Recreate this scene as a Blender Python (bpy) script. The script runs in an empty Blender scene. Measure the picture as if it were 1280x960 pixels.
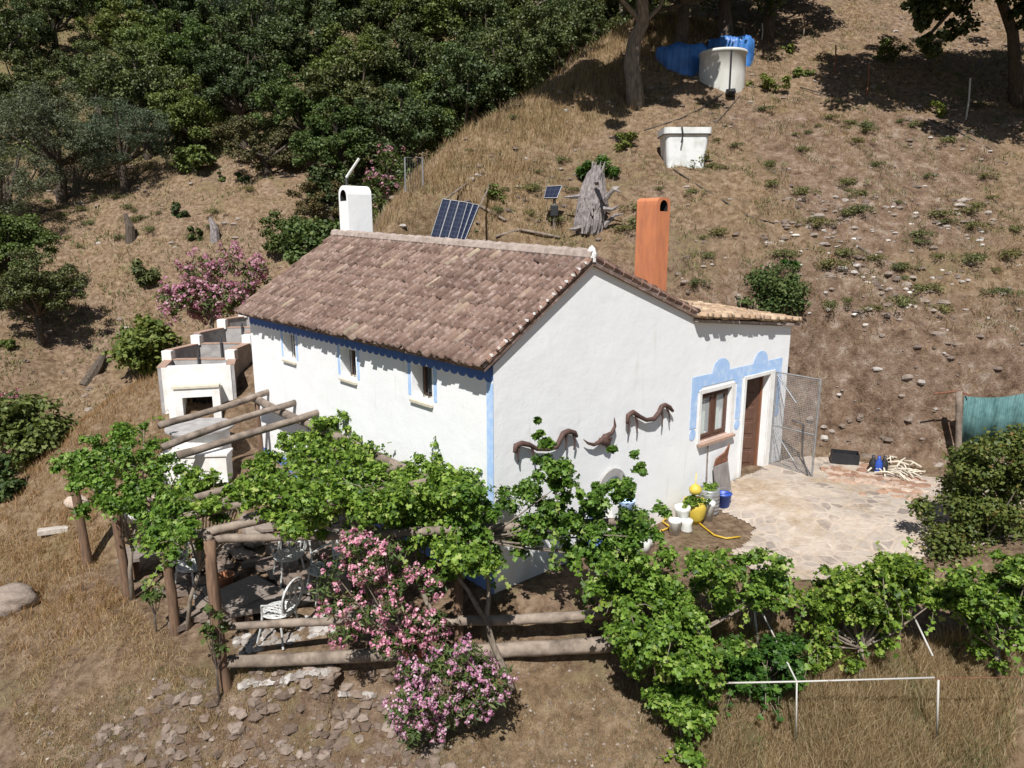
import bpy, math, random
import numpy as np
from mathutils import Vector
random.seed(7); RNG = np.random.default_rng(11)
SC = bpy.context.scene; COL = SC.collection
F = 887.0; PT = math.atan(190/887); CZ = 5.2
# ------------------------------------------------------------------ camera
cam = bpy.data.cameras.new('camera'); cam.sensor_width = 36; cam.lens = 36*F/1280; cam.clip_end = 3000; cam.clip_start = .1
co = bpy.data.objects.new('camera', cam); COL.objects.link(co); co.location = (0, 0, CZ); co.rotation_euler = (math.pi/2-PT, 0, 0)
SC.camera = co
# ------------------------------------------------------------------ surveying helpers: a sight line meets a real plane
def ray(px, py):
    x = (px-640)/F; u = -(py-480)/F
    return np.array([x, math.cos(PT)+u*math.sin(PT), -math.sin(PT)+u*math.cos(PT)])
def at_z(px, py, z): d = ray(px, py); return np.array([0, 0, CZ])+d*((z-CZ)/d[2])
def at_y(px, py, y): d = ray(px, py); return np.array([0, 0, CZ])+d*(y/d[1])
A0 = np.array([-.259, 9.559, 0]); XD = np.array([-.6602, .7511, 0]); YD = np.array([.7511, .6602, 0]); ZD = np.array([0, 0, 1.])
def W(u, v, z): return A0+u*XD+v*YD+np.array([0, 0, z])
def on_gable(px, py, off=0):
    d = ray(px, py); c = np.array([0, 0, CZ]); P = A0-XD*off; t = np.dot(P-c, XD)/np.dot(d, XD); return c+t*d
# ------------------------------------------------------------------ noise
def vnoise(x, y, s, seed):
    x = x/s; y = y/s; xi = np.floor(x).astype(np.int64); yi = np.floor(y).astype(np.int64); fx = x-xi; fy = y-yi
    fx = fx*fx*(3-2*fx); fy = fy*fy*(3-2*fy)
    def h(a, b):
        n = (a*374761393+b*668265263+seed*1442695041) & 0x7fffffff
        n = ((n ^ (n >> 13))*1274126177) & 0x7fffffff
        return ((n ^ (n >> 16)) & 0xffff)/65535.
    return (h(xi, yi)*(1-fx)+h(xi+1, yi)*fx)*(1-fy)+(h(xi, yi+1)*(1-fx)+h(xi+1, yi+1)*fx)*fy
def fbm(x, y, s, seed, o=4):
    r = 0; a = 1; t = 0
    for i in range(o):
        r = r+a*vnoise(x+i*17.3, y-i*9.1, s, seed+i); t += a; a *= .5; s *= .5
    return r/t
def sstep(a, b, x): t = np.clip((x-a)/(b-a), 0, 1); return t*t*(3-2*t)
# ------------------------------------------------------------------ terrain height
pts = []
def shoulder_x(y): return np.interp(y, [14, 17.8, 21.8, 25.7, 30.3, 36, 45, 60, 90], [-4.2, -3.3, -2.4, 1.4, 4.8, 8.5, 13, 20, 34])
for y in (17, 19.5, 23, 27, 31):
    s = float(shoulder_x(y))
    for x in (s, s+3, s+7, s+12, s+19, s+28): pts.append((x, y, .7*y-7.9))
for y in (36, 44, 55): 
    for x in (10, 17, 26, 40):
        if x > shoulder_x(y)-1: pts.append((x, y, 17.3+(y-36)*.45))
for p in [(-5.5, 20, 2.6), (-5.2, 23.5, 4.6), (-1.6, 28, 7.6), (1.6, 32.5, 10.2), (5, 38, 13), (9, 46, 16.5),
          (-9.5, 22.5, .6), (-8, 26, 2.4), (-4.5, 30, 4.8), (-1, 35, 8), (3, 42, 11.5),
          (-14.4, 26, .84), (-17.5, 24, .5), (-11, 28.5, 3.0), (-18.8, 34, 6.2), (-25, 33, 5.8), (-9.2, 33, 7.0), (-7, 42, 11), (-22, 45, 12.5),
          (-40, 58, 20), (-20, 58, 20), (0, 54, 19), (-30, 45, 11), (-40, 40, 8), (-33, 28, 2.5), (-30, 20, -2), (15, 70, 28), (-20, 90, 36), (-70, 70, 22), (-70, 30, 6), (60, 60, 24), (60, 25, 9.6), (40, 90, 38), (-60, 110, 44), (20, 130, 52), (80, 120, 50),
          (-8.4, 13, -1.1), (-6.4, 11, -1.05), (-9.6, 15.6, .75), (-8.9, 17.6, 1.55), (-8.3, 19.4, 1.6), (-10, 12.2, -1.3), (-7, 16, .9), (-6.2, 17.6, 1.7),
          (-12.3, 17, -.6), (-11.7, 20, -.3), (-13.5, 13.5, -2.4), (-16, 18, -2.4), (-14, 22, -1.2), (-20, 10, -5), (-8.5, 9.5, -1.9),
          (-5, 9.1, -1.2), (-4.1, 9.0, -1.2), (-1, 9.0, -1.1), (.2, 8.95, -1.0), (1.3, 9, -.9), (-5, 7.8, -1.95), (0, 7.8, -1.55), (3.5, 8.6, -.85), (4, 7.8, -1.4), (7, 8, -1.35), (9, 9.5, -.6), (10, 8, -1.4), (16, 9, -1.2), (16, 12, .6),
          (0, 5, -3.3), (8, 5, -3), (-8, 5, -3.7), (0, 0, -6), (12, 0, -6), (-12, 0, -7), (30, 8, -1), (30, 0, -5), (-40, 0, -9), (60, 0, -4), (0, -30, -12), (60, -30, -12), (-60, -30, -14)]: pts.append(p)
pts = np.array(pts, float)
def tps(r2): return np.where(r2 > 0, r2*np.log(np.maximum(r2, 1e-12))*.5, 0)
n = len(pts); K = tps(((pts[:, None, :2]-pts[None, :, :2])**2).sum(-1))+np.eye(n)*.03
Q = np.c_[np.ones(n), pts[:, :2]]; M = np.block([[K, Q], [Q.T, np.zeros((3, 3))]])
SOL = np.linalg.solve(M, np.r_[pts[:, 2], 0, 0, 0])
def base_h(x, y):
    out = np.zeros(x.shape)
    xf = x.ravel(); yf = y.ravel(); o = np.zeros(xf.shape)
    for i in range(0, len(xf), 20000):
        a = xf[i:i+20000]; b = yf[i:i+20000]
        o[i:i+20000] = tps((a[:, None]-pts[None, :, 0])**2+(b[:, None]-pts[None, :, 1])**2)@SOL[:n]+SOL[n]+SOL[n+1]*a+SOL[n+2]*b
    return o.reshape(x.shape)
def poly_sd(x, y, P):    # signed distance, negative inside
    d = np.full(x.shape, 1e9); ins = np.zeros(x.shape, bool); m = len(P)
    for i in range(m):
        ax, ay = P[i]; bx, by = P[(i+1) % m]; ex, ey = bx-ax, by-ay
        t = np.clip(((x-ax)*ex+(y-ay)*ey)/(ex*ex+ey*ey), 0, 1)
        d = np.minimum(d, np.hypot(x-ax-t*ex, y-ay-t*ey))
        c = ((ay > y) != (by > y)); 
        with np.errstate(all='ignore'): xi = ax+(y-ay)*ex/(ey if ey else 1e-9)
        ins ^= c & (x < xi)
    return np.where(ins, -d, d)
w2 = lambda u, v: tuple(W(u, v, 0)[:2])
HOUSE = [w2(-.02, -.02), w2(8.7, -.02), w2(8.0, 4.9), w2(0, 8.45)]
PATIO = [w2(.1, -.1), w2(.1, 8.5), (7.4, 15.3), (8.4, 14.75), (9.6, 14.3), (13.5, 14.0), (13.5, 11.2), (7.5, 10.2), (4.4, 9.75), (2.2, 9.5), (.6, 9.45)]
TERR = [w2(.1, .1), w2(8.6, .1), w2(8.6, -.6), (-6.6, 15.8), (-7.9, 15.4), (-8.0, 14.0), (-8.2, 13.3), (-7.6, 12.2), (-4.35, 9.2), (-1.6, 9.3), (-.3, 9.5)]
def pad_z(x, y):
    rx = x-A0[0]; ry = y-A0[1]; v = rx*YD[0]+ry*YD[1]
    z = .27*sstep(4.6, 6.8, v)
    zt = np.maximum(-.15*sstep(0, .3, -v)+np.clip(.28*v, -1, 0), -1.08)
    z = np.where(v < 0, np.maximum(zt, np.interp(y, [12.8, 15.2], [-1.08, .25])), z)
    return z
def H(x, y, detail=True):
    x = np.asarray(x, float); y = np.asarray(y, float); sc = x.ndim == 0
    if sc: x = x.reshape(1); y = y.reshape(1)
    b = base_h(x, y)
    # rolling and rough natural ground
    far = sstep(18, 40, y)
    nat = (fbm(x, y, 3.2, 3)-.5)*(.5+1.2*far)+(fbm(x, y, .9, 9)-.5)*.34 if detail else 0
    b = b+nat
    sdh = poly_sd(x, y, HOUSE); sdp = poly_sd(x, y, PATIO); sdt = poly_sd(x, y, TERR)
    pz = pad_z(x, y)
    rag = (fbm(x, y, 1.3, 21)-.5)*.7
    k1 = 1-sstep(0, np.where(y > 12, 1.5, .55), sdp+rag*(y > 12)+.05); k2 = 1-sstep(0, np.where((y < 10) & (x > -2.5), .35, 1.0), sdt); k3 = 1-sstep(.05, .9, sdh)
    k = np.maximum(np.maximum(k1, k2), k3)
    out = b*(1-k)+pz*k
    if detail: out = out+(fbm(x, y, .4, 33)-.5)*(.05+.10*sstep(11, 14, y)*sstep(.05, .6, np.minimum(sdp, sdt))+.3*np.clip(1-np.abs(k-.5)*2, 0, 1))*np.where((sdh < .05), 0, 1)
    bk = sstep(.1, 1.0, sdp)*(1-sstep(3.5, 6, sdp))*(y > 12.5)*(x > 4)
    rg = 1-np.abs(fbm(x, y, 1.1, 91, 5)*2-1)
    out = out+(rg-.75)*.55*bk*(sdh > .3)+(fbm(x, y, .22, 95, 3)-.5)*.12*bk*(sdh > .3) if detail else out
    return out[0] if sc else out
def ground(px, py, y0=6.5, y1=70):    # where a sight line meets the terrain
    ys = np.arange(y0, y1, .06); d = ray(px, py); t = ys/d[1]; X = d[0]*t; Z = CZ+d[2]*t
    hz = H(X, ys); below = np.where(hz >= Z)[0]
    i = below[0] if len(below) else len(ys)-1
    return np.array([X[i], ys[i], hz[i]])
# ------------------------------------------------------------------ materials
def newmat(name):
    m = bpy.data.materials.new(name); m.use_nodes = True; nt = m.node_tree; bs = nt.nodes['Principled BSDF']; return m, nt, bs
def nd(nt, t, **kw):
    n = nt.nodes.new(t)
    for k, v in kw.items():
        if k in n.inputs: n.inputs[k].default_value = v
        else: setattr(n, k, v)
    return n
def ramp(nt, fac, stops, interp='LINEAR'):
    r = nt.nodes.new('ShaderNodeValToRGB'); r.color_ramp.interpolation = interp
    while len(r.color_ramp.elements) < len(stops): r.color_ramp.elements.new(.5)
    for e, (p, c) in zip(r.color_ramp.elements, stops): e.position = p; e.color = (*c, 1)
    nt.links.new(fac, r.inputs[0]); return r.outputs[0]
def mixc(nt, fac, a, b, mode='MIX'):
    m = nt.nodes.new('ShaderNodeMix'); m.data_type = 'RGBA'; m.blend_type = mode
    for s, i in ((fac, 0), (a, 6), (b, 7)):
        if hasattr(s, 'links') or hasattr(s, 'is_output'): nt.links.new(s, m.inputs[i])
        else: m.inputs[i].default_value = s if i == 0 else (*s, 1)
    return m.outputs[2]
def coords(nt, kind='Object'): return nd(nt, 'ShaderNodeTexCoord').outputs[kind]
def noise(nt, scale, detail=4, rough=.6, vec=None, out=0):
    n = nd(nt, 'ShaderNodeTexNoise', Scale=scale, Detail=detail, Roughness=rough)
    nt.links.new(vec if vec is not None else coords(nt), n.inputs['Vector']); return n.outputs[out]
def bump(nt, bs, h, st=.3, dist=.02):
    b = nd(nt, 'ShaderNodeBump', Strength=st, Distance=dist); nt.links.new(h, b.inputs['Height']); nt.links.new(b.outputs[0], bs.inputs['Normal'])
def simple(name, c1, c2=None, scale=8, rough=.8, metal=0, bst=.25, bdist=.01, stretch=None, detail=5, lo=.35, hi=.65):
    m, nt, bs = newmat(name); bs.inputs['Roughness'].default_value = rough; bs.inputs['Metallic'].default_value = metal
    c2 = c2 or tuple(v*.75 for v in c1); vec = coords(nt)
    if stretch:
        mp = nd(nt, 'ShaderNodeMapping'); mp.inputs['Scale'].default_value = stretch; nt.links.new(vec, mp.inputs[0]); vec = mp.outputs[0]
    f = noise(nt, scale, detail, .6, vec)
    nt.links.new(ramp(nt, f, [(lo, c2), (hi, c1)]), bs.inputs['Base Color'])
    if bst: bump(nt, bs, f, bst, bdist)
    return m
def island(name, stops, rough=.75, trans=0, noise_amt=None, sheen=0):
    m, nt, bs = newmat(name); bs.inputs['Roughness'].default_value = rough
    g = nd(nt, 'ShaderNodeNewGeometry'); c = ramp(nt, g.outputs['Random Per Island'], stops)
    if noise_amt:
        f = noise(nt, noise_amt[0], 3, .5); c = mixc(nt, 1.0, c, ramp(nt, f, [(.35, (noise_amt[1],)*3), (.65, (1, 1, 1))]), 'MULTIPLY')
    oi = nd(nt, 'ShaderNodeObjectInfo')
    c = mixc(nt, 1.0, c, ramp(nt, oi.outputs['Random'], [(0, (.62, .72, .66)), (.35, (1, 1, .9)), (.7, (1.0, .88, .72)), (1, (.8, .9, .85))]), 'MULTIPLY')
    nt.links.new(c, bs.inputs['Base Color'])
    bs.inputs['Specular IOR Level'].default_value = .3
    if trans:
        out = nt.nodes['Material Output']; t = nd(nt, 'ShaderNodeBsdfTranslucent'); ms = nd(nt, 'ShaderNodeMixShader', Fac=trans)
        nt.links.new(mixc(nt, 1.0, c, (1.15, 1.25, .6), 'MULTIPLY'), t.inputs[0]); nt.links.new(bs.outputs[0], ms.inputs[1]); nt.links.new(t.outputs[0], ms.inputs[2]); nt.links.new(ms.outputs[0], out.inputs[0])
    return m
MT = {}
MT['oak'] = island('holm_oak_leaf', [(0, (.035, .048, .018)), (.35, (.07, .092, .034)), (.75, (.115, .14, .052)), (1, (.18, .2, .09))], .55, .2)
MT['oak2'] = island('bright_tree_leaf', [(0, (.05, .075, .02)), (.5, (.115, .155, .04)), (1, (.2, .235, .085))], .6, .25)
MT['scrub'] = island('brownish_scrub_leaf', [(0, (.05, .05, .022)), (.5, (.1, .09, .038)), (1, (.16, .13, .06))], .8, .15)
MT['olive'] = island('olive_leaf', [(0, (.05, .068, .04)), (.5, (.09, .112, .068)), (1, (.16, .185, .125))], .6, .15)
MT['vine'] = island('vine_leaf', [(0, (0.039, 0.083, 0.011)), (.3, (0.095, 0.170, 0.021)), (.7, (0.172, 0.276, 0.040)), (.92, (0.258, 0.368, 0.071)), (1, (0.361, 0.405, 0.133))], .5, .3)
MT['vinedk'] = island('dark_vine_leaf', [(0, (.024, .062, .012)), (.5, (.048, .115, .018)), (1, (.11, .21, .035))], .5, .3)
MT['pom'] = island('bronze_green_leaf', [(0, (.05, .08, .02)), (.6, (.105, .15, .038)), (.95, (.17, .2, .06)), (1, (.2, .12, .05))], .5, .25)
MT['shrub'] = island('shrub_leaf', [(0, (.035, .062, .017)), (.6, (.075, .115, .03)), (1, (.13, .16, .055))], .7, .2)
MT['broom'] = island('yellow_green_shrub_leaf', [(0, (.08, .11, .022)), (.6, (.15, .185, .04)), (1, (.24, .25, .07))], .7, .25)
MT['weedleaf'] = island('dull_weed_leaf', [(0, (.07, .08, .032)), (.5, (.14, .145, .06)), (1, (.26, .24, .11))], .8, .2)
MT['olea'] = island('oleander_leaf', [(0, (.035, .065, .02)), (.6, (.08, .13, .04)), (1, (.15, .19, .07))], .5, .2)
MT['pink'] = island('oleander_petal', [(0, (.45, .14, .31)), (.4, (.63, .28, .46)), (.8, (.76, .44, .6)), (1, (.82, .64, .73))], .6, .3)
MT['pinkd'] = island('dusky_oleander_petal', [(0, (.45, .13, .24)), (.5, (.62, .25, .38)), (1, (.75, .45, .54))], .6, .3)
MT['straw'] = island('dry_grass_blade', [(0, (0.218, 0.145, 0.088)), (.4, (0.353, 0.246, 0.154)), (.8, (0.470, 0.357, 0.238)), (1, (0.554, 0.468, 0.352))], .8, .45)
MT['pale_straw'] = island('bleached_grass_blade', [(0, (0.269, 0.170, 0.106)), (.4, (0.437, 0.315, 0.211)), (.8, (0.571, 0.442, 0.317)), (1, (0.638, 0.544, 0.422))], .8, .5)
MT['rust_straw'] = island('orange_dry_grass_blade', [(0, (0.252, 0.153, 0.092)), (.5, (0.403, 0.264, 0.158)), (1, (0.521, 0.391, 0.264))], .8, .45)
MT['weed'] = island('weed_blade', [(0, (.12, .13, .05)), (.5, (.21, .2, .085)), (1, (.36, .32, .17))], .8, .35)
MT['brush'] = island('dead_brush_twig', [(0, (.24, .18, .135)), (.5, (.36, .28, .21)), (1, (.5, .42, .33))], .9, .4)
MT['bark'] = simple('grey_bark', (.27, .22, .17), (.12, .095, .07), 6, .95, bst=.8, bdist=.03, stretch=(3, 3, .7))
MT['bark_dk'] = simple('dark_bark', (.12, .09, .065), (.05, .04, .03), 6, .95, bst=.8, bdist=.03, stretch=(3, 3, .7))
MT['log'] = simple('weathered_log', (.29, .23, .18), (.12, .092, .07), 5, .9, bst=.5, bdist=.01, stretch=(1, 1, 1), detail=8)
MT['log_br'] = simple('brown_post_wood', (.21, .125, .075), (.1, .06, .038), 7, .9, bst=.6, bdist=.01, stretch=(4, 4, .5), detail=8)
MT['stump'] = simple('weathered_grey_root', (.3, .265, .25), (.13, .11, .105), 10, .95, bst=.9, bdist=.03, stretch=(2, 2, .6))
def wallmat(name, col, dirt=(.62, .57, .5)):
    m, nt, bs = newmat(name); bs.inputs['Roughness'].default_value = .92; vec = coords(nt)
    f1 = noise(nt, 1.3, 6, .62, vec); f2 = noise(nt, 22, 5, .6, vec); f3 = noise(nt, 3.0, 3, .5, vec)
    mp = nd(nt, 'ShaderNodeMapping'); mp.inputs['Scale'].default_value = (5, 5, .45); nt.links.new(vec, mp.inputs[0]); fs = noise(nt, 1.6, 5, .65, mp.outputs[0])
    c = ramp(nt, f1, [(.25, tuple(v*.93 for v in col)), (.7, col)])
    st = ramp(nt, fs, [(.60, (0, 0, 0)), (.78, (.5, .5, .5))])
    c = mixc(nt, st, c, dirt)
    sep = nd(nt, 'ShaderNodeSeparateXYZ'); nt.links.new(nd(nt, 'ShaderNodeNewGeometry').outputs['Position'], sep.inputs[0])
    ad = nd(nt, 'ShaderNodeMath', operation='ADD'); nt.links.new(sep.outputs[2], ad.inputs[0]); ml = nd(nt, 'ShaderNodeMath', operation='MULTIPLY'); nt.links.new(f3, ml.inputs[0]); ml.inputs[1].default_value = 1.0; nt.links.new(ml.outputs[0], ad.inputs[1])
    lowd = ramp(nt, ad.outputs[0], [(.45, (.6, .6, .6)), (.85, (0, 0, 0))]); c = mixc(nt, lowd, c, (.6, .52, .43))
    nt.links.new(c, bs.inputs['Base Color'])
    mx = nd(nt, 'ShaderNodeMath', operation='MULTIPLY_ADD'); nt.links.new(f2, mx.inputs[0]); mx.inputs[1].default_value = .25; nt.links.new(f3, mx.inputs[2])
    bump(nt, bs, mx.outputs[0], .2, .05); return m
MT['white'] = wallmat('limewashed_wall', (.84, .84, .83))
MT['whitep'] = simple('white_plaster', (.8, .79, .76), (.66, .63, .58), 4, .9, bst=.2)
MT['blue'] = simple('sky_blue_limewash', (.36, .53, .8), (.56, .68, .84), 7, .92, bst=.15, detail=9, lo=.3, hi=.55)
MT['eave_shade_blue'] = simple('shaded_blue_limewash', (.06, .13, .38), (.08, .16, .42), 5, .92, bst=.15)  # blue paint darkened so its colour holds the shade under the eave
MT['blue_dk'] = simple('deep_blue_limewash', (.11, .22, .55), (.16, .28, .6), 5, .92, bst=.15)
MT['grey_render'] = simple('grey_cement_render', (.4, .38, .36), (.27, .25, .24), 5, .9, bst=.3)
MT['cap'] = simple('brick_coping', (.42, .27, .2), (.3, .2, .15), 9, .9)
MT['orange'] = simple('orange_painted_render', (.56, .2, .085), (.42, .15, .075), 3.5, .95, bst=.3, bdist=.02, stretch=(2.5, 2.5, .7), detail=9, lo=.3, hi=.6)
MT['soot'] = simple('soot', (.02, .018, .017), (.01, .01, .01), 5, 1)
MT['dark'] = simple('shaded_interior', (.03, .026, .022), (.02, .018, .015), 5, .9)  # near-black colour stands in for the shade inside the open door
MT['wood'] = simple('dark_brown_door_wood', (.13, .062, .038), (.075, .036, .024), 12, .5, bst=.3, bdist=.003, stretch=(4, 4, .4))
MT['wood_or'] = simple('reddish_frame_wood', (.24, .1, .05), (.16, .07, .04), 12, .5, bst=.2, bdist=.003, stretch=(4, 4, .4))
MT['wood_gr'] = simple('grey_table_wood', (.25, .21, .18), (.15, .12, .1), 6, .85, stretch=(1, 6, 1))
MT['curtain'] = simple('pale_green_curtain', (.5, .56, .46), (.38, .45, .37), 3, .9, stretch=(9, 9, .3))
MT['stonecream'] = simple('cream_sill', (.62, .56, .44), (.5, .44, .35), 9, .8)
MT['steel'] = simple('galvanised_steel', (.42, .42, .42), (.3, .3, .3), 12, .5, .6, bst=.1)
MT['darksteel'] = simple('dark_painted_steel', (.1, .1, .105), (.06, .06, .065), 12, .6, .3, bst=.1)
MT['rust'] = simple('rusty_metal', (.24, .1, .05), (.12, .05, .03), 14, .85, .1)
MT['iron'] = simple('brown_wrought_iron', (.12, .065, .05), (.07, .04, .032), 14, .7, .2)
MT['alu'] = simple('white_cast_metal', (.58, .58, .56), (.4, .4, .38), 12, .6, .1)
MT['tankw'] = simple('dirty_white_tank_plastic', (.6, .59, .55), (.47, .46, .41), 2.5, .6, bst=.05, stretch=(1, 1, .35))
MT['tubw'] = simple('white_tub_plastic', (.72, .72, .7), (.5, .51, .46), 3, .55, bst=.08, lo=.3, hi=.55)
MT['tarp'] = simple('blue_tarpaulin', (.055, .2, .52), (.03, .11, .33), 2.5, .45, bst=.5, bdist=.08)
MT['tarpd'] = simple('dark_blue_tarpaulin', (.03, .1, .33), (.018, .06, .2), 2.5, .5, bst=.5, bdist=.08)
MT['yellow'] = simple('yellow_plastic', (.62, .48, .07), (.5, .36, .05), 4, .5)
MT['blueplastic'] = simple('blue_plastic', (.03, .09, .42), (.02, .06, .3), 4, .45)
MT['teal'] = simple('faded_blue_plastic', (.06, .14, .21), (.04, .09, .13), 4, .5)
MT['board'] = simple('grey_weathered_board', (.27, .24, .22), (.17, .15, .14), 6, .85, stretch=(1, 1, .5))
MT['terracotta'] = simple('terracotta', (.42, .17, .08), (.3, .12, .06), 8, .85)
MT['ceramic'] = simple('white_ceramic', (.72, .72, .68), (.6, .6, .56), 8, .3, bst=0)
MT['black'] = simple('black_plastic', (.022, .023, .026), (.014, .014, .016), 8, .5, bst=.05)
MT['hose'] = simple('black_irrigation_hose', (.07, .058, .048), (.04, .035, .03), 8, .6, bst=0)
MT['yhose'] = simple('yellow_garden_hose', (.55, .36, .03), (.45, .28, .02), 8, .5, bst=0)
MT['whitepipe'] = simple('flaking_white_pipe', (.46, .44, .4), (.24, .16, .11), 5, .7, lo=.3, hi=.42)
def rockm(name, stops):
    m, nt, bs = newmat(name); bs.inputs['Roughness'].default_value = .95
    g = nd(nt, 'ShaderNodeNewGeometry'); c = ramp(nt, g.outputs['Random Per Island'], stops); f = noise(nt, 14, 5, .65)
    c = mixc(nt, 1., c, ramp(nt, f, [(.3, (.6, .6, .6)), (.7, (1, 1, 1))]), 'MULTIPLY'); nt.links.new(c, bs.inputs['Base Color']); bump(nt, bs, f, .6, .03); return m
MT['rock'] = rockm('loose_stone', [(0, (.15, .11, .085)), (.5, (.25, .19, .15)), (.85, (.34, .28, .23)), (1, (.5, .45, .4))])
m, nt, bs = newmat('weathered_outcrop'); bs.inputs['Roughness'].default_value = .95; f_ = noise(nt, 4, 9, .72)
nt.links.new(ramp(nt, f_, [(.35, (.13, .088, .062)), (.48, (.24, .175, .13)), (.58, (.34, .265, .21)), (.7, (.52, .46, .4))]), bs.inputs['Base Color']); bump(nt, bs, f_, .8, .08); MT['outcrop'] = m
MT['rockb'] = rockm('brown_bedded_stone', [(0, (.13, .09, .065)), (.6, (.22, .16, .12)), (1, (.34, .27, .22))])
MT['greystone'] = rockm('pale_grey_stone', [(0, (.24, .2, .17)), (.6, (.38, .34, .3)), (1, (.56, .52, .48))])
MT['rockr'] = rockm('reddish_stone', [(0, (.3, .17, .11)), (.5, (.42, .25, .16)), (1, (.58, .47, .38))])
MT['rockw'] = rockm('whitewashed_stone', [(0, (.45, .38, .32)), (.5, (.6, .54, .47)), (1, (.75, .72, .66))])
MT['tile'] = island('aged_roof_tile', [(0, (0.170, 0.106, 0.090)), (.25, (0.204, 0.129, 0.109)), (.65, (0.244, 0.160, 0.135)), (.92, (0.281, 0.190, 0.162)), (.99, (0.339, 0.245, 0.200)), (1, (0.407, 0.330, 0.250))], .95, 0, None)
def tile_weather(m, amt):
    nt = m.node_tree; bs = nt.nodes['Principled BSDF']; src = bs.inputs['Base Color'].links[0].from_socket
    f = noise(nt, 9, 7, .72); c = mixc(nt, ramp(nt, f, [(.5, (0, 0, 0)), (.62, (amt,)*3)]), src, (.42, .335, .295))
    f3 = noise(nt, 5, 6, .7); c = mixc(nt, 1., c, ramp(nt, f3, [(.35, (.68, .66, .66)), (.55, (1.04, 1.02, 1.02))]), 'MULTIPLY')
    f2 = noise(nt, 1.1, 4, .6); c = mixc(nt, 1., c, ramp(nt, f2, [(.3, (.85, .82, .82)), (.65, (1.05, 1.03, 1.02))]), 'MULTIPLY')
    nt.links.new(c, bs.inputs['Base Color']); bump(nt, bs, f, .5, .02)
tile_weather(MT['tile'], .6)
MT['tile_new'] = island('tan_roof_tile', [(0, (.34, .23, .155)), (.5, (.44, .31, .22)), (1, (.55, .43, .32))], .9); tile_weather(MT['tile_new'], .35)
MT['mortar'] = simple('pale_mortar', (.38, .31, .265), (.24, .185, .155), 9, .95, bst=.5)
m, nt, bs = newmat('window_glass'); bs.inputs['Base Color'].default_value = (.02, .025, .03, 1); bs.inputs['Roughness'].default_value = .05; MT['glass'] = m
m, nt, bs = newmat('clear_glass'); bs.inputs['Base Color'].default_value = (.9, .95, .95, 1); bs.inputs['Roughness'].default_value = .03; bs.inputs['Alpha'].default_value = .25; MT['clear'] = m
m, nt, bs = newmat('solar_cells'); bs.inputs['Roughness'].default_value = .6; bs.inputs['Specular IOR Level'].default_value = .08
br = nd(nt, 'ShaderNodeTexBrick', Scale=1.0); br.offset = 0; br.inputs['Color1'].default_value = (.008, .012, .03, 1); br.inputs['Color2'].default_value = (.012, .017, .038, 1); br.inputs['Mortar'].default_value = (.035, .045, .07, 1)
br.inputs['Mortar Size'].default_value = .006; br.inputs['Brick Width'].default_value = .13; br.inputs['Row Height'].default_value = .13
nt.links.new(coords(nt, 'UV'), br.inputs['Vector']); nt.links.new(br.outputs[0], bs.inputs['Base Color']); MT['solar'] = m
m, nt, bs = newmat('green_shade_net'); bs.inputs['Roughness'].default_value = .8; f = noise(nt, 5, 6, .7); g = nd(nt, 'ShaderNodeTexWave', Scale=6.0, Distortion=1.5); nt.links.new(coords(nt), g.inputs[0])
nt.links.new(mixc(nt, 1., ramp(nt, f, [(.35, (.045, .12, .115)), (.65, (.11, .225, .22))]), ramp(nt, g.outputs[1], [(0, (.75, .75, .75)), (1, (1, 1, 1))]), 'MULTIPLY'), bs.inputs['Base Color']); bs.inputs['Alpha'].default_value = .93; MT['net'] = m
# crazy paving
m, nt, bs = newmat('crazy_paving'); bs.inputs['Roughness'].default_value = .9; vec = coords(nt)
dv = noise(nt, 1.6, 3, .5, vec, 1); vm = nd(nt, 'ShaderNodeVectorMath', operation='MULTIPLY_ADD'); nt.links.new(dv, vm.inputs[0]); vm.inputs[1].default_value = (.25, .25, 0); nt.links.new(vec, vm.inputs[2])
vo = nd(nt, 'ShaderNodeTexVoronoi', Scale=4.3, feature='DISTANCE_TO_EDGE'); vc = nd(nt, 'ShaderNodeTexVoronoi', Scale=4.3)
for v_ in (vo, vc): nt.links.new(vm.outputs[0], v_.inputs['Vector'])
bw = nd(nt, 'ShaderNodeRGBToBW'); nt.links.new(vc.outputs['Color'], bw.inputs[0])
stone = ramp(nt, bw.outputs[0], [(.15, (.22, .18, .155)), (.4, (.37, .31, .26)), (.85, (.42, .36, .3))])
stone = mixc(nt, 1., stone, ramp(nt, noise(nt, 13, 5, .6, vec), [(.3, (.75, .75, .75)), (.7, (1.05, 1.05, 1.05))]), 'MULTIPLY')
nA = noise(nt, 7, 5, .7, vec); ed = nd(nt, 'ShaderNodeMath', operation='MULTIPLY_ADD'); nt.links.new(nA, ed.inputs[0]); ed.inputs[1].default_value = -.12; nt.links.new(vo.outputs[0], ed.inputs[2])
joint = ramp(nt, ed.outputs[0], [(.0, (0, 0, 0)), (.05, (1, 1, 1))])
c = mixc(nt, joint, ramp(nt, noise(nt, 2.5, 6, .7, vec), [(.35, (.34, .27, .205)), (.6, (.46, .385, .31))]), stone)
n1 = noise(nt, .42, 6, .62, vec); c = mixc(nt, ramp(nt, n1, [(.5, (0, 0, 0)), (.58, (.85, .85, .85))]), c, ramp(nt, noise(nt, 6, 8, .7, vec), [(.35, (.36, .28, .21)), (.6, (.48, .4, .325))]))
n2 = noise(nt, .8, 7, .7, vec); c = mixc(nt, ramp(nt, n2, [(.5, (0, 0, 0)), (.62, (.8, .8, .8))]), c, ramp(nt, noise(nt, 8, 8, .7, vec), [(.35, (.2, .135, .085)), (.6, (.36, .27, .17))]))
nt.links.new(c, bs.inputs['Base Color']); bump(nt, bs, joint, .35, .02); MT['paving'] = m
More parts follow.
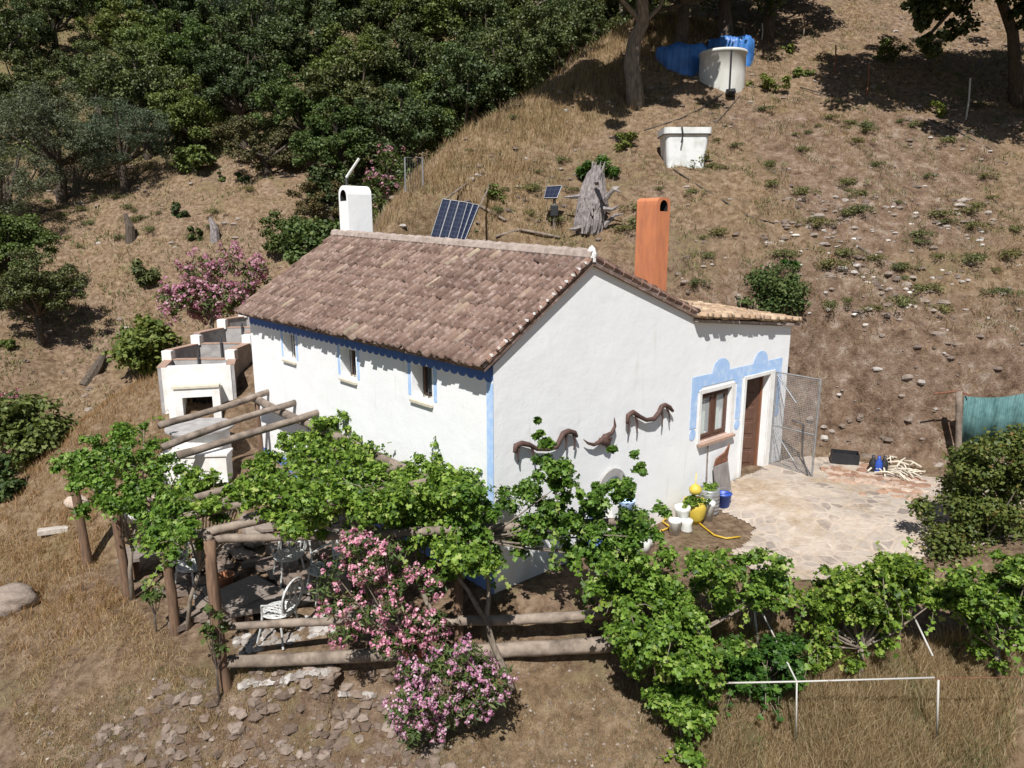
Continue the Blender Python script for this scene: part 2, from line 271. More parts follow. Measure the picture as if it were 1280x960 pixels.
# ground
m, nt, bs = newmat('dry_hillside'); bs.inputs['Roughness'].default_value = 1.; bs.inputs['Specular IOR Level'].default_value = .1; vec = coords(nt)
at = nd(nt, 'ShaderNodeVertexColor', layer_name='cover'); sp = nd(nt, 'ShaderNodeSeparateColor'); nt.links.new(at.outputs[0], sp.inputs[0])
fine = noise(nt, 5.5, 10, .74, vec); mid = noise(nt, .9, 6, .65, vec); grit = noise(nt, 26, 6, .75, vec)
soil = ramp(nt, fine, [(.33, (.085, .055, .036)), (.44, (.2, .138, .09)), (.54, (.31, .225, .15)), (.68, (.47, .38, .28))])
soil = mixc(nt, ramp(nt, mid, [(.42, (0, 0, 0)), (.62, (.7, .7, .7))]), soil, ramp(nt, fine, [(.36, (.13, .09, .07)), (.62, (.4, .3, .24))]))
strw = ramp(nt, fine, [(.33, (.14, .095, .055)), (.5, (.29, .21, .13)), (.68, (.46, .36, .25))])
grn = ramp(nt, fine, [(.33, (.09, .075, .04)), (.5, (.19, .165, .085)), (.68, (.34, .28, .16))])
vr = nd(nt, 'ShaderNodeTexVoronoi', Scale=2.6, feature='DISTANCE_TO_EDGE'); nt.links.new(vec, vr.inputs['Vector'])
rk = ramp(nt, noise(nt, 3.2, 9, .75, vec), [(.34, (.11, .072, .05)), (.44, (.225, .155, .11)), (.54, (.32, .235, .175)), (.66, (.5, .42, .35))])
rk = mixc(nt, 1., rk, ramp(nt, grit, [(.35, (.7, .7, .7)), (.6, (1.05, 1.05, 1.05))]), 'MULTIPLY')
c = mixc(nt, sp.outputs[2], soil, strw)
def fuzzy(ch, w=.5):
    a = nd(nt, 'ShaderNodeMath', operation='MULTIPLY_ADD'); nt.links.new(fine, a.inputs[0]); a.inputs[1].default_value = w; a.inputs[2].default_value = -w*.5
    b = nd(nt, 'ShaderNodeMath', operation='ADD', use_clamp=True); nt.links.new(a.outputs[0], b.inputs[0]); nt.links.new(ch, b.inputs[1]); return ramp(nt, b.outputs[0], [(.35, (0, 0, 0)), (.6, (1, 1, 1))])
c = mixc(nt, fuzzy(sp.outputs[1], 1.2), c, grn); c = mixc(nt, fuzzy(sp.outputs[0], 1.0), c, rk)
c = mixc(nt, 1., c, (.80, .755, .71), 'MULTIPLY'); nt.links.new(c, bs.inputs['Base Color'])
hh = nd(nt, 'ShaderNodeMath', operation='MULTIPLY_ADD'); nt.links.new(grit, hh.inputs[0]); hh.inputs[1].default_value = .4; nt.links.new(fine, hh.inputs[2]); bump(nt, bs, hh.outputs[0], .9, .12); MT['ground'] = m
# ------------------------------------------------------------------ mesh building
WL = {}   # world location of every object's origin
def tag(o, label=None, cat=None, group=None, kind=None):
    if label: o['label'] = label
    if cat: o['category'] = cat
    if group: o['group'] = group
    if kind: o['kind'] = kind
    return o
def root(name, loc, label, cat, group=None):
    o = bpy.data.objects.new(name, None); o.empty_display_size = .2; COL.objects.link(o); o.location = tuple(loc); WL[o] = np.array(loc, float); return tag(o, label, cat, group)
def link(name, me, mat, parent, loc):
    o = bpy.data.objects.new(name, me); COL.objects.link(o)
    for k in (mat if isinstance(mat, (list, tuple)) else [mat]): me.materials.append(MT[k])
    if parent is not None: o.parent = parent; o.location = tuple(np.array(loc)-WL[parent])
    else: o.location = tuple(loc)
    WL[o] = np.array(loc, float); return o
class MB:
    def __init__(s): s.v = []; s.f = []; s.mi = []; s.cur = 0; s.uv = {}
    def add(s, vs, fs):
        b = len(s.v); s.v += [tuple(map(float, p)) for p in vs]; s.f += [tuple(i+b for i in f) for f in fs]; s.mi += [s.cur]*len(fs)
    def box(s, c, sx, sy, sz, ax=None):   # centre, full sizes, axes
        ax = ax or (np.array([1., 0, 0]), np.array([0, 1., 0]), np.array([0, 0, 1.])); c = np.array(c, float)
        vs = [c+ax[0]*sx*i/2+ax[1]*sy*j/2+ax[2]*sz*k/2 for i in (-1, 1) for j in (-1, 1) for k in (-1, 1)]
        s.add(vs, [(0, 1, 3, 2), (4, 6, 7, 5), (0, 4, 5, 1), (2, 3, 7, 6), (0, 2, 6, 4), (1, 5, 7, 3)])
    def wbox(s, u0, u1, v0, v1, z0, z1): s.box(W((u0+u1)/2, (v0+v1)/2, (z0+z1)/2), u1-u0, v1-v0, z1-z0, (XD, YD, ZD))
    def tube(s, P, R, n=8, cap=True, jit=0):
        P = [np.array(p, float) for p in P]; R = R if isinstance(R, (list, tuple, np.ndarray)) else [R]*len(P); rings = []
        t0 = P[1]-P[0]; up = np.array([0, 0, 1.]) if abs(t0[2]) < .9*np.linalg.norm(t0) else np.array([1., 0, 0])
        for i, p in enumerate(P):
            t = P[min(i+1, len(P)-1)]-P[max(i-1, 0)]; t = t/(np.linalg.norm(t)+1e-9); a = np.cross(t, up); a /= np.linalg.norm(a)+1e-9; b = np.cross(a, t); up = b
            rings.append([p+(a*math.cos(2*math.pi*k/n)+b*math.sin(2*math.pi*k/n))*R[i]*(1+(random.random()-.5)*jit) for k in range(n)])
        vs = [q for r in rings for q in r]; fs = []
        for i in range(len(P)-1):
            for k in range(n): fs.append((i*n+k, i*n+(k+1) % n, (i+1)*n+(k+1) % n, (i+1)*n+k))
        if cap: fs.append(tuple(range(n-1, -1, -1))); fs.append(tuple((len(P)-1)*n+k for k in range(n)))
        s.add(vs, fs)
    def log(s, a, b, r, n=10, seg=7, bend=.03, taper=.9):
        a = np.array(a, float); b = np.array(b, float); P = []
        o1 = RNG.normal(0, bend, 3)
        for i in range(seg+1):
            t = i/seg; P.append(a+(b-a)*t+o1*math.sin(math.pi*t)+RNG.normal(0, bend*.15, 3))
        s.tube(P, [r*(1-(1-taper)*i/seg)*(1+RNG.normal(0, .04)) for i in range(seg+1)], n, True, .12)
    def lathe(s, c, prof, n=24, sx=1, sy=1, cap=True):
        c = np.array(c, float); vs = []; fs = []
        for r, z in prof:
            for k in range(n): vs.append(c+np.array([r*sx*math.cos(2*math.pi*k/n), r*sy*math.sin(2*math.pi*k/n), z]))
        for i in range(len(prof)-1):
            for k in range(n): fs.append((i*n+k, i*n+(k+1) % n, (i+1)*n+(k+1) % n, (i+1)*n+k))
        if cap:
            if prof[0][0] > 1e-3: fs.append(tuple(range(n-1, -1, -1)))
            if prof[-1][0] > 1e-3: fs.append(tuple((len(prof)-1)*n+k for k in range(n)))
        s.add(vs, fs)
    def prism(s, poly, d):   # 3D polygon extruded by d
        d = np.array(d, float); n = len(poly); P = [np.array(p, float) for p in poly]
        s.add(P+[p+d for p in P], [tuple(range(n-1, -1, -1)), tuple(range(n, 2*n))]+[(i, (i+1) % n, n+(i+1) % n, n+i) for i in range(n)])
    def rockk(s, c, r, flat=.7):
        vs = []; fs = []; n = 6; m = 4; ph = random.random()*6; el = 1+random.random()*.6
        prof = [(0.0, -flat), (.75, -flat*.5), (1, 0), (.7, flat*.6), (0.0, flat*.8)]
        k0 = [1+(random.random()-.5)*.5 for _ in range(40)]
        vs.append(np.array([0, 0, -flat*r]))
        for i in (1, 2, 3):
            for k in range(n):
                q = k0[i*n+k]; a = 2*math.pi*k/n; x = prof[i][0]*r*math.cos(a)*q*el; y = prof[i][0]*r*math.sin(a)*q
                vs.append(np.array([x*math.cos(ph)-y*math.sin(ph), x*math.sin(ph)+y*math.cos(ph), prof[i][1]*r*q]))
        vs.append(np.array([0, 0, flat*r*.8])); L = len(vs)-1
        for k in range(n): fs.append((0, 1+(k+1) % n, 1+k))
        for i in range(2):
            for k in range(n): a = 1+i*n; fs.append((a+k, a+(k+1) % n, a+n+(k+1) % n, a+n+k))
        for k in range(n): fs.append((L, 1+2*n+k, 1+2*n+(k+1) % n))
        s.add([np.array(c)+v for v in vs], fs)
    def build(s, name, mat, parent=None, smooth=False, loc=None, bevel=0):
        V = np.array(s.v)
        if loc is None: loc = WL[parent] if parent is not None else np.array([V[:, 0].mean(), V[:, 1].mean(), V[:, 2].min()])
        me = bpy.data.meshes.new(name); me.from_pydata((V-np.array(loc)).tolist(), [], s.f); me.polygons.foreach_set('material_index', s.mi)
        me.polygons.foreach_set('use_smooth', [smooth]*len(s.f)); me.update()
        o = link(name, me, mat, parent, loc)
        if bevel:
            b = o.modifiers.new('bevel', 'BEVEL'); b.width = bevel; b.segments = 2; b.limit_method = 'ANGLE'
        return o
def arr_mesh(name, V, nper, mat, parent=None, loc=(0, 0, 0), faces=None, smooth=False):
    """V (N,k,3): N identical polygons groups; faces list of index tuples inside a group"""
    N, k, _ = V.shape; faces = faces or [tuple(range(k))]; me = bpy.data.meshes.new(name)
    me.vertices.add(N*k); me.vertices.foreach_set('co', (V.reshape(-1, 3)-np.array(loc)).astype(np.float32).ravel())
    idx = np.concatenate([(np.arange(N)[:, None]*k+np.array(f)[None]) for f in faces], axis=1)
    sizes = np.tile([len(f) for f in faces], N); starts = np.r_[0, np.cumsum(sizes)[:-1]]
    me.loops.add(idx.size); me.loops.foreach_set('vertex_index', idx.ravel().astype(np.int32))
    me.polygons.add(len(sizes)); me.polygons.foreach_set('loop_start', starts.astype(np.int32)); me.polygons.foreach_set('loop_total', sizes.astype(np.int32))
    me.update(calc_edges=True); me.validate()
    return link(name, me, mat, parent, loc)
def unit(v): return v/(np.linalg.norm(v, axis=-1, keepdims=True)+1e-9)
SHAPES = {'vine': (np.array([(0, .12, 0), (-.3, -.08, .05), (-.58, .3, .12), (-.27, .42, .06), (-.36, .8, .14), (0, 1.05, -.05), (.36, .8, .14), (.27, .42, .06), (.58, .3, .12), (.3, -.08, .05)]), [(0, 5, 4, 3, 2, 1), (0, 9, 8, 7, 6, 5)]),
          'leaf': (np.array([(0, 0, 0), (-.34, .45, .08), (0, 1, 0), (.34, .45, .08)]), [(0, 1, 2, 3)]),
          'narrow': (np.array([(0, 0, 0), (-.13, .5, .03), (0, 1, -.05), (.13, .5, .03)]), [(0, 1, 2, 3)]),
          'petal': (np.array([(0, 0, 0), (-.5, .4, .15), (0, 1, 0), (.5, .4, .15)]), [(0, 1, 2, 3)])}
def leafcloud(name, P, Nn, size, shape, mat, parent=None, loc=(0, 0, 0)):
    N = len(P); Nn = unit(Nn); r = unit(RNG.normal(size=(N, 3))); t = unit(r-(r*Nn).sum(1, keepdims=True)*Nn); b = np.cross(Nn, t)
    S, faces = SHAPES[shape]; size = np.broadcast_to(size, (N,))
    V = P[:, None]+size[:, None, None]*(t[:, None]*S[None, :, 0:1]+b[:, None]*(S[None, :, 1:2]-.5)+Nn[:, None]*S[None, :, 2:3])
    return arr_mesh(name, V, None, mat, parent, loc, faces)
def clumps(C, R, k, up=.55, fl=.8, rnd=.6, loose=.12):
    C = np.array(C, float); R = np.array(R, float); M_ = len(C); k = np.broadcast_to(k, (M_,)).astype(int)
    idx = np.repeat(np.arange(M_), k); d = unit(RNG.normal(size=(len(idx), 3))); d[:, 2] = np.where(RNG.random(len(idx)) < .35, np.abs(d[:, 2]), d[:, 2])
    rad = RNG.random(len(idx))**.45*(1+RNG.normal(0, loose, len(idx)))
    P = C[idx]+d*R[idx][:, None]*rad[:, None]*np.array([1, 1, fl])
    return P, d*.7+np.array([0, 0, up])+RNG.normal(0, rnd, (len(idx), 3))
# ------------------------------------------------------------------ terrain sheet
def axis(a, b, st, out_lo, out_hi):
    m_ = np.arange(a, b, st); l = [a]; h = [m_[-1]]; d = st
    while l[-1] > out_lo: d *= 1.09; l.append(l[-1]-d)
    d = st
    while h[-1] < out_hi: d *= 1.09; h.append(h[-1]+d)
    return np.r_[l[:0:-1], m_, h[1:]]
xs = axis(-14, 14.5, .11, -260, 260); ys = axis(6.5, 33, .11, -60, 420)
GX, GY = np.meshgrid(xs, ys); GZ = H(GX, GY)
nx, ny = len(xs), len(ys)
V = np.stack([GX, GY, GZ], -1).reshape(-1, 3); me = bpy.data.meshes.new('ground')
me.vertices.add(nx*ny); me.vertices.foreach_set('co', V.astype(np.float32).ravel())
ii = (np.arange(ny-1)[:, None]*nx+np.arange(nx-1)[None]).ravel(); q = np.stack([ii, ii+1, ii+nx+1, ii+nx], 1).astype(np.int32)
me.loops.add(q.size); me.loops.foreach_set('vertex_index', q.ravel()); me.polygons.add(len(q)); me.polygons.foreach_set('loop_start', (np.arange(len(q))*4).astype(np.int32)); me.polygons.foreach_set('loop_total', np.full(len(q), 4, np.int32))
me.polygons.foreach_set('use_smooth', np.ones(len(q), bool)); me.update(calc_edges=True)
def cover(x, y, z):
    sx_ = shoulder_x(y); sdp = poly_sd(x, y, PATIO)
    right = sstep(0, 2.5, x-(4.5+.0*y)); bank = (1-sstep(1.2, 3.6, sdp))*sstep(0, .25, sdp)*(y > 12)
    patch = fbm(x, y, 4.0, 51); rock = np.clip(bank*.75+sstep(.42, .72, patch)*(y > 14)*(y < 24)*sstep(5, 9, x)*.8+sstep(.62, .72, fbm(x, y, 2.2, 71))*.35, 0, 1)
    rock = np.maximum(rock, (y < 8.9)*(x < -1)*sstep(.42, .56, fbm(x, y, 1.4, 77))*.7)
    grn = np.clip(sstep(.45, .75, fbm(x, y, 1.1, 88, 6))*.45+sstep(34, 42, y)*(x < sx_)*.5, 0, 1)
    shl = np.exp(-((x-sx_-1.7)/2.0)**2)*(y > 16)*(y < 30); ledge = ((x < -7.5)*(y > 12.6)*(y < 19))*1.
    straw = np.clip(.15+shl*.9+ledge*.7+(y < 9)*(x > -1)*.55+sstep(.45, .6, fbm(x, y, 3.3, 99))*.4, 0, 1)
    return rock, grn, straw
rk_, gr_, st_ = cover(GX, GY, GZ); colr = np.stack([rk_, gr_, st_, np.ones_like(rk_)], -1).reshape(-1, 4)
ca = me.color_attributes.new('cover', 'FLOAT_COLOR', 'POINT'); ca.data.foreach_set('color', colr.astype(np.float32).ravel())
tag(link('ground', me, 'ground', None, (0, 0, 0)), kind='structure')
# stone patio sheet
def sheet(name, P, mat, off=.02, st=.05, rag=.25):
    P = np.array(P); xa = np.arange(P[:, 0].min()-.3, P[:, 0].max()+.3, st); ya = np.arange(P[:, 1].min()-.3, P[:, 1].max()+.3, st); X_, Y_ = np.meshgrid(xa, ya)
    sd = poly_sd(X_, Y_, P)+(fbm(X_, Y_, .8, 41)-.5)*rag*2; Z_ = H(X_, Y_)+off
    keep = sd < 0; vid = -np.ones(X_.shape, int); k = 0; vs = []; fs = []
    cell = keep[:-1, :-1] & keep[1:, :-1] & keep[:-1, 1:] & keep[1:, 1:]
    for j, i in zip(*np.where(cell)):
        f = []
        for (a, b) in ((j, i), (j, i+1), (j+1, i+1), (j+1, i)):
            if vid[a, b] < 0: vid[a, b] = k; k += 1; vs.append((X_[a, b], Y_[a, b], Z_[a, b]))
            f.append(int(vid[a, b]))
        fs.append(tuple(f))
    mb = MB(); mb.add(vs, fs); return mb.build(name, mat, None, True, loc=(0, 0, 0))
tag(sheet('patio_paving', [w2(-.03, 5.3), w2(-.03, 8.6), (7.0, 15.2), (8.6, 13.9), (10.5, 13), (10.5, 11.2), (7.2, 10.5), (4.6, 9.8), (3.4, 10.6), w2(-1.3, 5)], 'paving'), kind='structure')
# ================================================================== HOUSE
house = root('farmhouse', W(0, 0, 0), 'whitewashed farmhouse with old brown tiled roof and sky blue trim', 'house')
def wall_grid(mb, P, D, Nn, xs_, top, bot, holes, th):
    """wall along D from P; Nn outward; xs_ breakpoints; top(x)/bot(x); holes (x0,x1,z0,z1); th thickness inward"""
    xs_ = sorted(set(list(xs_)+[h[0] for h in holes]+[h[1] for h in holes]))
    pt = lambda x, z, d=0: P+D*x+ZD*z-Nn*d
    for a, b in zip(xs_[:-1], xs_[1:]):
        hs = sorted([h for h in holes if h[0] <= a+1e-6 and h[1] >= b-1e-6], key=lambda h: h[2]); lo = (bot(a), bot(b)); segs = []
        for h in hs: segs.append((lo, (h[2], h[2]))); lo = (h[3], h[3])
        segs.append((lo, (top(a), top(b))))
        for l, t in segs:
            for d in (0, th): mb.add([pt(a, l[0], d), pt(b, l[1], d), pt(b, t[1], d), pt(a, t[0], d)], [(0, 1, 2, 3)])
        mb.add([pt(a, top(a), 0), pt(b, top(b), 0), pt(b, top(b), th), pt(a, top(a), th)], [(0, 1, 2, 3)])
    for (a, b, z0, z1) in holes:
        for q in ([(a, z0), (b, z0)], [(a, z1), (b, z1)], [(a, z0), (a, z1)], [(b, z0), (b, z1)]):
            mb.add([pt(*q[0], 0), pt(*q[1], 0), pt(*q[1], th), pt(*q[0], th)], [(0, 1, 2, 3)])
ZR = 4.76; VR = 1.92; ZB = 3.73; VB = 4.68; VA = 8.25; ZA0 = 3.62; ZA1 = 3.24
uend = lambda v: 8.62-.37*max(v, 0)                      # the far end wall is not square to the house
ridge_z = lambda u: ZR+.31*u/7.9
WIN = [(1.47, 2.02, 2.62, 3.17), (3.82, 4.37, 2.60, 3.14), (6.3, 6.85, 2.62, 3.15)]
# long wall, gable wall, annex front, back and end walls
mb = MB(); wall_grid(mb, W(.0, 0, 0), XD, -YD, [0, 2.9, 5.5, 8.62], lambda x: 3.41, lambda x: -1.2, WIN, .42); mb.build('long_wall', 'white', house)
mb = MB(); wall_grid(mb, W(0, .002, 0), YD, -XD, [0, VR, VB], lambda x: np.interp(x, [0, VR, VB], [3.405, ZR-.03, ZB]), lambda x: -1.2, [], .4); mb.build('gable_wall', 'white', house)
DOOR = (6.60, 7.52, .24, 2.30); BW = (5.06, 6.06, 1.30, 2.24)
mb = MB(); wall_grid(mb, W(0.003, VB, 0), YD, -XD, [0, VA-VB], lambda x: ZA0+(ZA1-ZA0)*x/(VA-VB), lambda x: -.6, [(h[0]-VB, h[1]-VB, h[2], h[3]) for h in (DOOR, BW)], .38); mb.build('annex_wall', 'white', house)
mb = MB(); mb.prism([W(0.06, VA, -.6), W(4.4, VA, -.6), W(4.4, VA, ZA1), W(.06, VA, ZA1)], -YD*.35); mb.prism([W(4.4, VB, -.6), W(4.4, VA-.36, -.6), W(4.4, VA-.36, ZA1), W(4.4, VB, ZA0)], -XD*.3)
mb.prism([W(.45, VB-.01, -.6), W(7.7, VB-.01, -.6), W(7.0, VB-.01, ZB-.05), W(.45, VB-.01, ZB-.05)], -YD*.3)
e0 = W(uend(0), .43, 0); e1 = W(uend(VR), VR, 0); e2 = W(uend(VB), VB-.32, 0)
mb.prism([e0-ZD*1.2, e2-ZD*.6, e2+ZD*(ZB-.05), e1+ZD*(ridge_z(7.9)-.06), e0+ZD*3.65], -XD*.4); mb.build('rear_wall', 'white', house)
mb = MB(); mb.wbox(.4, 4.1, VB+.01, VA-.36, .05, .245); mb.build('floor', 'paving', house)
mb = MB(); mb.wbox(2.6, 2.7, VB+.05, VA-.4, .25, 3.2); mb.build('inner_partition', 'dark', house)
# ---- blue paint: corner strip, dado, scalloped eave band with eave shade put into its blue, window strips
mb = MB(); mb.prism([W(-.003, -.004, .75), W(.14, -.004, .75), W(.14, -.004, 3.16), W(-.003, -.004, 3.16)], -YD*.003); mb.build('corner_strip', 'blue', house)
for (a, b, z0, z1) in WIN:
    for c in (a-.13, b+.03):
        mb = MB(); mb.prism([W(c, -.001, z0+.02), W(c+.085, -.001, z0+.02), W(c+.085, -.001, z1+.03), W(c, -.001, z1+.03)], -YD*.003); mb.build('window_strip', 'blue', house)
mb = MB(); mb.prism([W(-.002, -.004, -1.2), W(8.6, -.004, -1.2), W(8.6, -.004, .3), W(.5, -.004, .5), W(.0, -.004, .72)], -YD*.004); mb.build('blue_dado', 'blue_dk', house)
mb = MB(); pl = [W(8.62, -.001, 3.41), W(0, -.001, 3.41), W(0, -.001, 3.2)]; u = 0.0
while u < 8.5:
    for k in range(0, 7): a = math.pi*k/6; pl.append(W(u+.1-.1*math.cos(a), -.001, 3.23-.07*math.sin(a)))
    u += .2
pl.append(W(8.62, -.001, 3.2)); mb.prism(pl, -YD*.005); mb.build('scalloped_eave_band', 'eave_shade_blue', house)
# painted frame round annex window and door: band with two half discs and drops
mb = MB(); T = -XD*.004
def gp(v, z): return W(-.001, v, z)
def gbox(v0, v1, z0, z1): mb.prism([gp(v0, z0), gp(v1, z0), gp(v1, z1), gp(v0, z1)], T)
gbox(4.72, 7.98, 2.38, 2.60); gbox(4.72, 4.92, 1.62, 2.38); gbox(6.26, 6.44, 1.55, 2.38); gbox(7.80, 7.98, 1.55, 2.38)
for c, r in ((5.66, .30), (7.1, .28)): mb.prism([gp(c+r*math.cos(a), 2.60+r*.85*math.sin(a)) for a in np.linspace(0, math.pi, 15)], T)
for c, z in ((4.82, 1.50), (6.35, 1.43), (7.89, 1.43)): mb.prism([gp(c+.1*math.cos(a), z+.11*math.sin(a)) for a in np.linspace(0, 2*math.pi, 16)[:-1]], T)
for c, s_ in ((4.95, .12), (6.23, .1), (7.75, .1)): mb.prism([gp(c+.1*math.cos(a), 2.36+.07*math.sin(a)) for a in np.linspace(0, 2*math.pi, 14)[:-1]], T*.8)
mb.build('blue_painted_frame', 'blue', house)
# white raised surrounds of door and window
mb = MB()
mb.wbox(-.022, .0, 6.50, 6.598, .24, 2.38); mb.wbox(-.022, .0, 7.522, 7.70, .24, 2.38); mb.wbox(-.0225, .0, 6.5985, 7.5215, 2.302, 2.38)
mb.wbox(-.020, .0, 4.97, 5.058, 1.28, 2.33); mb.wbox(-.020, .0, 6.062, 6.17, 1.28, 2.33); mb.wbox(-.0205, .0, 5.0585, 6.0615, 2.242, 2.33); mb.build('plaster_surround', 'whitep', house, bevel=.008)
# small windows of the long wall
for (a, b, z0, z1) in WIN:
    f = MB(); 
    for (u0, u1, c0, c1) in ((a, a+.05, z0, z1), (b-.05, b, z0, z1), (a+.05, b-.05, z0, z0+.05), (a+.05, b-.05, z1-.05, z1)): f.wbox(u0+.002, u1-.002, .22, .27, c0+.002, c1-.002)
    f.box(W((a+b)/2, .245, (z0+z1)/2), .025, .03, z1-z0-.1, (XD, YD, ZD)); wo = f.build('window', 'wood', house)
    g = MB(); g.wbox(a+.05, b-.05, .25, .258, z0+.05, z1-.05); g.build('pane', 'glass', wo)
    g = MB(); 
    for k in range(1, 4): x = a+(b-a)*k/4; g.tube([W(x, .12, z0), W(x, .12, z1)], .008, 6)
    g.build('window_grille', 'darksteel', wo)
    g = MB(); g.prism([W(a-.03, -.05, z0-.035), W(b+.03, -.05, z0-.035), W(b+.03, .21, z0+.012), W(a-.03, .21, z0+.012)], -ZD*.04); g.build('sill', 'stonecream', wo)
# annex window
a, b, z0, z1 = BW; f = MB()
for (v0, v1, c0, c1) in ((a, a+.07, z0, z1), (b-.07, b, z0, z1), (a+.07, b-.07, z0, z0+.07), (a+.07, b-.07, z1-.07, z1), (5.51, 5.61, z0+.07, z1-.07)): f.wbox(.07, .13, v0+.003, v1-.003, c0+.003, c1-.003)
for v0, v1 in ((a+.07, 5.51), (5.61, b-.07)):
    for (p, q, c0, c1) in ((v0, v0+.045, z0+.07, z1-.07), (v1-.045, v1, z0+.07, z1-.07), (v0+.045, v1-.045, z0+.07, z0+.12), (v0+.045, v1-.045, z1-.12, z1-.07)): f.wbox(.055, .10, p+.002, q-.002, c0+.002, c1-.002)
wo = f.build('window', 'wood', house, bevel=.004); wo['label'] = 'brown wooden two-casement window with pale curtains'
g = MB(); g.wbox(.088, .094, a+.1, b-.1, z0+.1, z1-.1); g.build('pane', 'clear', wo)
g = MB(); 
for (v0, v1) in ((5.18, 5.46), (5.73, 5.95)):
    n_ = 22; P1 = [W(.18+.018*math.sin(i*1.7), v0+(v1-v0)*i/n_, z0+.05) for i in range(n_+1)]; P2 = [p+ZD*(z1-z0-.1) for p in P1]
    g.add(P1+P2, [(i, i+1, n_+2+i, n_+1+i) for i in range(n_)])
g.build('curtain', 'curtain', wo)
g = MB(); g.prism([W(-.085, a-.08, z0-.02), W(-.085, b+.12, z0-.02), W(.06, b+.12, z0+.01), W(.06, a-.08, z0+.01)], -ZD*.05); g.build('sill', 'cap', wo)
# door leaf standing open inwards, panelled
hinge = W(.2, 7.47, 0); ang = math.radians(42); dd = unit(-YD*math.cos(ang)+XD*math.sin(ang)); dn = np.cross(dd, ZD); dn = dn if np.dot(dn, XD) < 0 else -dn
f = MB(); f.box(hinge+dd*.44+ZD*1.27, .88, .04, 2.0, (dd, dn, ZD))
door = f.build('door', 'wood', house); g = MB()
for c in range(2):
    for r_ in range(6): g.box(hinge+dd*(.24+c*.41)+ZD*(.46+r_*.325)+dn*.024, .32, .02, .25, (dd, dn, ZD))
g.build('door_panel', 'wood', door, bevel=.012); g = MB(); g.box(hinge+dd*.82+ZD*1.25+dn*.05, .025, .06, .12, (dd, dn, ZD)); g.build('handle', 'steel', door, bevel=.008)
g = MB(); g.wbox(.14, .19, 6.603, 6.65, .25, 2.29); g.wbox(.14, .19, 7.47, 7.517, .25, 2.29); g.wbox(.14, .19, 6.65, 7.47, 2.24, 2.296); g.build('door_frame', 'wood_or', house)
# open security gate, square to the wall
gh = W(-.03, 7.74, .26); gd = unit(np.array([.60, -.80, 0])); gf = MB(); L_ = .98; Hh = 2.06
for P_ in ([0, .0, 0, Hh], ): pass
def gpt(a, z): return gh+gd*a+ZD*z
for (a0, za, a1, zb) in ((0, 0, 0, Hh), (L_, 0, L_, Hh), (0, 0, L_, 0), (0, Hh, L_, Hh), (0, Hh*.44, L_, Hh*.44), (0, Hh*.98, .5, Hh*.72), (0, Hh*.42, .55, Hh*.12)): gf.tube([gpt(a0, za), gpt(a1, zb)], .016 if a0 != a1 else .02, 6)
gate = gf.build('security_gate', 'steel', house); gm = MB()
for i in range(1, 26): gm.tube([gpt(L_*i/26, 0), gpt(L_*i/26, Hh)], .0034, 3, False)
for i in range(1, 52): gm.tube([gpt(0, Hh*i/52), gpt(L_, Hh*i/52)], .0034, 3, False)
gm.build('wire_mesh', 'steel', gate); gm = MB(); gm.tube([gpt(.45, 1.12)-YD*.03, gpt(.72, 1.08)-YD*.04, gpt(.74, .45)-YD*.04, gpt(.9, .05)-YD*.03, gpt(.92, -.05)], .016, 6); gm.build('gate_handle', 'darksteel', gate)
# ---- tiled roofs
def tiled(name, q00, q10, q01, q11, mat, w=.2, l=.36, parent=house, ext=0.0):
    """q00-q10 along the top, q01-q11 along the eave. barrel tiles in overlapping courses"""
    q00, q10, q01, q11 = map(np.array, (q00, q10, q01, q11)); W_ = np.linalg.norm(q11-q01); Ls = np.linalg.norm(q01-q00); nc = max(2, int(round(W_/w))); nr = max(2, int(round(Ls/l)))
    nrm = unit(np.cross(q10-q00, q01-q00)); nrm = nrm if nrm[2] > 0 else -nrm
    def bl(s, t): return (q00*(1-s)+q10*s)*(1-t)+(q01*(1-s)+q11*s)*t
    Vs = []; K_ = 6
    for c in range(nc):
        for kind in (0, 1):     # 0 channel tile, 1 cover tile
            s = (c+(.5 if kind else 0.0))/nc
            for r in range(nr):
                t0 = max(0, (r-.12)/nr); t1 = min(1.0, (r+1.0)/nr)+(.05/Ls if r == nr-1 else .02/Ls*random.random())
                js = RNG.normal(0, .05)/nc; jz = RNG.normal(0, .006); jt = RNG.normal(0, .008); w0 = W_/nc*.36; w1 = W_/nc*.44; vv = []
                for t, hw, lift in ((t0+jt, w0, .0), (t1+jt, w1, .03)):
                    ctr = bl(min(max(s+js, .005), .995), t); dr = unit(bl(1, t)-bl(0, t))
                    for k in range(K_+1):
                        a = math.pi*k/K_; x = -hw*math.cos(a); y = math.sin(a)*(.075 if kind else -.05)+(.04 if kind else .045)+lift+jz
                        vv.append(ctr+dr*x+nrm*y)
                Vs.append(vv)
    V_ = np.array(Vs); m_ = K_+1; fc = [(k, k+1, m_+k+1, m_+k) for k in range(K_)]+[tuple(range(m_, 2*m_))]
    return arr_mesh(name, V_, None, mat, parent, WL[parent] if parent else (0, 0, 0), fc)
def slab(mb, P, d): mb.prism(P, d)
qa = W(-.07, VR, ZR); qb = W(7.98, VR, ridge_z(7.98)); qc = W(-.07, -.2, 3.41); qd = W(8.74, -.2, 3.43)
rs = MB(); slab(rs, [qa, qb, qd, qc], -ZD*.05); qe = W(-.07, VB+.03, ZB+.01); qf = W(7.3, VB+.03, ZB+.1); slab(rs, [qb, qa, qe, qf], -ZD*.05)
roof = rs.build('roof', 'tile', house)
def reparent(o, p): d = WL[o]-WL[p]; o.parent = p; o.location = tuple(d)
t1_ = tiled('front_tiles', qa, qb, qc, qd, 'tile', .165, .27); t2_ = tiled('rear_tiles', qb, qa, qf, qe, 'tile', .19, .33)
